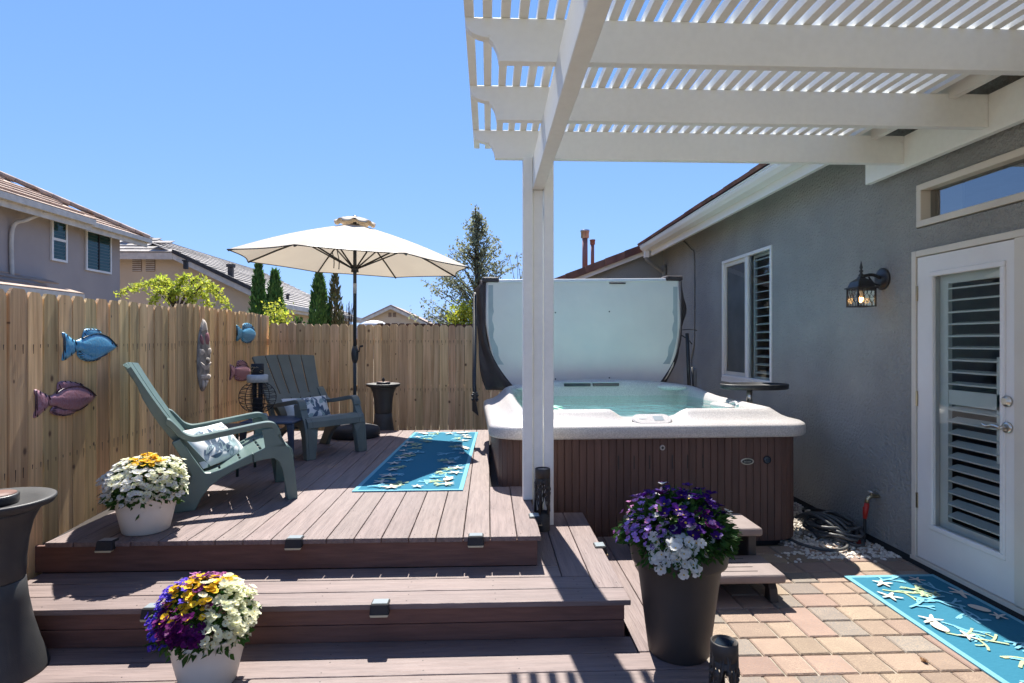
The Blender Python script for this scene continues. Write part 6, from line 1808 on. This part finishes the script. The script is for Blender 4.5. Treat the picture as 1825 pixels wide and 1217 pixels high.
h2 = thing('neighbour_house', 'single storey beige house with grey tiled roof and two gable vents', 'house', (-16.2, 32, 0))
GY = 27.0; EXr, RX, EZ, RZ = -9.2, -16.2, 3.16, 6.54; s2 = (RZ - EZ) / (EXr - RX); CZ = 5.42; cxr = EXr - (CZ - EZ) / s2; cxl = 2 * RX - cxr
mb = MB()
mb.prism([(-22.6, GY, 0), (EXr - .6, GY, 0), (EXr - .6, GY, EZ + .15), (cxr - .1, GY, CZ - .08), (cxl + .1, GY, CZ - .08), (-22.6, GY, EZ + .15)], (0, 15.2, 0)); mb.build('wall', M['beige'], h2)
def keep2(c):
    return c.z < CZ + (c.y - (GY - .5)) * .50 + .15
r2 = roofplane((EXr, GY - .5, EZ), (0, 1, 0), (-1, 0, s2), 16.0, 7.8, keep2, M['tile_grey'], h2)
mb = MB(); tile_slope(mb, (cxl, GY - .55, CZ + .02), (1, 0, 0), (0, 1, .5), cxr - cxl, 2.5, 0.42, 1.6, .055, lambda c: abs(c.x - RX) < (RZ - c.z) / s2 + .1); mb.build('roof_end', M['tile_grey'], r2)
mb = MB(); tile_slope(mb, (-23.2, GY - .5, EZ), (0, 1, 0), (1, 0, s2), 16, 7.8, 0.42, 2.2, .055, keep2); mb.build('roof_back', M['tile_grey'], r2)
mb = MB(); a = Vector((EXr + .05, GY - .56, EZ + .0)); b_ = Vector((cxr, GY - .56, CZ + .0)); n_ = 17
for k in range(n_):
    p, q = a.lerp(b_, k / n_), a.lerp(b_, (k + .97) / n_); mb.hexa([p, q, q + Vector((0, .25, 0)), p + Vector((0, .25, 0))], [p + Vector((0, 0, .19)), q + Vector((0, 0, .17)), q + Vector((0, .25, .17)), p + Vector((0, .25, .19))])
mb.build('rake_tiles', M['tile_dark'], r2)
mb = MB(); mb.prism([a + Vector((0, .05, -.26)), b_ + Vector((0, .05, -.26)), b_ + Vector((0, .05, -.01)), a + Vector((0, .05, -.01))], (0, .06, 0)); mb.box(cxl, cxr, GY - .53, GY - .44, CZ - .28, CZ + .01); mb.build('fascia', M['eave'], h2)
mb = MB(); mb.box(EXr + .03, EXr + .16, GY - .3, GY + 15.5, EZ - .16, EZ + .05); mb.box(EXr - .10, EXr + .02, GY - .4, GY + 15.5, EZ - .30, EZ - .02); mb.build('gutter', M['eave'], h2)
for pxv in (244.5, 268.5):
    a = on_y(pxv, 473, GY); mb = MB(); frame_rect_y = None
    mb.box(a.x - .20, a.x + .20, GY - .02, GY + .02, a.z - .27, a.z + .27)
    o = mb.build('gable_vent', M['vent'], h2); mb = MB()
    for k in range(6): mb.box(a.x - .19, a.x + .19, GY - .045, GY - .021, a.z - .24 + k * .085, a.z - .205 + k * .085)
    mb.build('vent_slats', M['eave'], o)
for pxv, yt, hh, w_ in ((420, 460, .62, .10), (343, 448, .25, .07), (518, 527, .3, .06)):
    X_ = -12.0 if pxv < 500 else -10.2; Yv = X_ * F / (pxv - 870 + X_ * 0) if False else abs(X_) * F / (870 - pxv); zr = EZ + (EXr - X_) * s2
    mb = MB(); mb.box(X_ - w_, X_ + w_, Yv - w_, Yv + w_, zr - .1, zr + hh * .75); mb.box(X_ - w_ * 1.5, X_ + w_ * 1.5, Yv - w_ * 1.5, Yv + w_ * 1.5, zr + hh * .78, zr + hh)
    mb.build('roof_vent', M['tile_dark'], r2)

h3 = thing('neighbour_house', 'distant beige house with brown gable roof seen past the umbrella pole', 'house', (-9, 56, 0))
Y3 = 55.0; ap = on_y(698, 546, Y3); el = on_y(643, 572, Y3); er = on_y(770, 580, Y3)
mb = MB(); mb.prism([(el.x + .4, Y3, 0), (er.x - .4, Y3, 0), (er.x - .4, Y3, er.z), (ap.x, Y3, ap.z - .15), (el.x + .4, Y3, el.z)], (0, 10, 0)); mb.build('wall', M['beige'], h3)
mb = MB()
for e in (el, er):
    a, b_ = Vector((ap.x, Y3 - .5, ap.z)), Vector((e.x, Y3 - .5, e.z)); nn = Vector((0, 0, .14))
    mb.hexa([a, b_, b_ + Vector((0, 11, 0)), a + Vector((0, 11, 0))], [a + nn, b_ + nn, b_ + Vector((0, 11, .14)), a + Vector((0, 11, .14))])
rf = mb.build('roof', M['tile_tan'], h3)
mb = MB()
for e in (el, er):
    a, b_ = Vector((ap.x, Y3 - .56, ap.z - .28)), Vector((e.x, Y3 - .56, e.z - .28)); mb.prism([a, b_, b_ + Vector((0, 0, .27)), a + Vector((0, 0, .27))], (0, .05, 0))
mb.build('fascia', M['eave'], h3)
mb = MB()
for px in (695, 703): a = on_y(px, 561, Y3); mb.box(a.x - .14, a.x + .14, Y3 - .05, Y3 - .01, a.z - .2, a.z + .2)
mb.build('gable_vent', M['vent'], h3)
h4 = thing('neighbour_house', 'corner of a pale house roof peeking out beside the tub cover', 'house', (-.4, 20, 0))
a = on_y(838, 570, 20); b_ = on_y(866, 553, 20)
mb = MB(); mb.prism([(a.x, 20, a.z - .2), (b_.x + .3, 20, b_.z + .15), (b_.x + .3, 20, b_.z + .37), (a.x, 20, a.z + .02)], (0, .1, 0)); mb.build('fascia', M['white'], h4)
mb = MB(); mb.prism([(a.x, 19.98, a.z + .03), (b_.x + .3, 19.98, b_.z + .38), (b_.x + .3, 19.98, b_.z + .5), (a.x, 19.98, a.z + .15)], (0, 8, 0)); mb.build('roof', M['tile_tan'], h4)
mb = MB(); mb.prism([(a.x + .5, 20.3, 0), (b_.x + .3, 20.3, 0), (b_.x + .3, 20.3, b_.z + .1), (a.x + .5, 20.3, a.z + .05)], (0, 7, 0)); mb.build('wall', M['beige'], h4)
# pale tent top between fence and far house
a = on_y(667, 573, 16); gz_ = thing('garden_canopy', 'pale domed canopy top just above the back fence', 'canopy', (a.x, 16, 0))
mb = MB(); mb.lathe([(.36, a.z - .12), (.33, a.z - .06), (.22, a.z), (.08, a.z + .03), (.01, a.z + .035)], (a.x, 16, 0), 16); mb.build('cloth', M['white'], gz_)
mb = MB()
for k in range(4): mb.tube([(a.x + .3 * math.cos(k * 1.57 + .8), 16 + .3 * math.sin(k * 1.57 + .8), 0), (a.x + .3 * math.cos(k * 1.57 + .8), 16 + .3 * math.sin(k * 1.57 + .8), a.z - .08)], .02, 6)
mb.build('pole', M['white'], gz_)
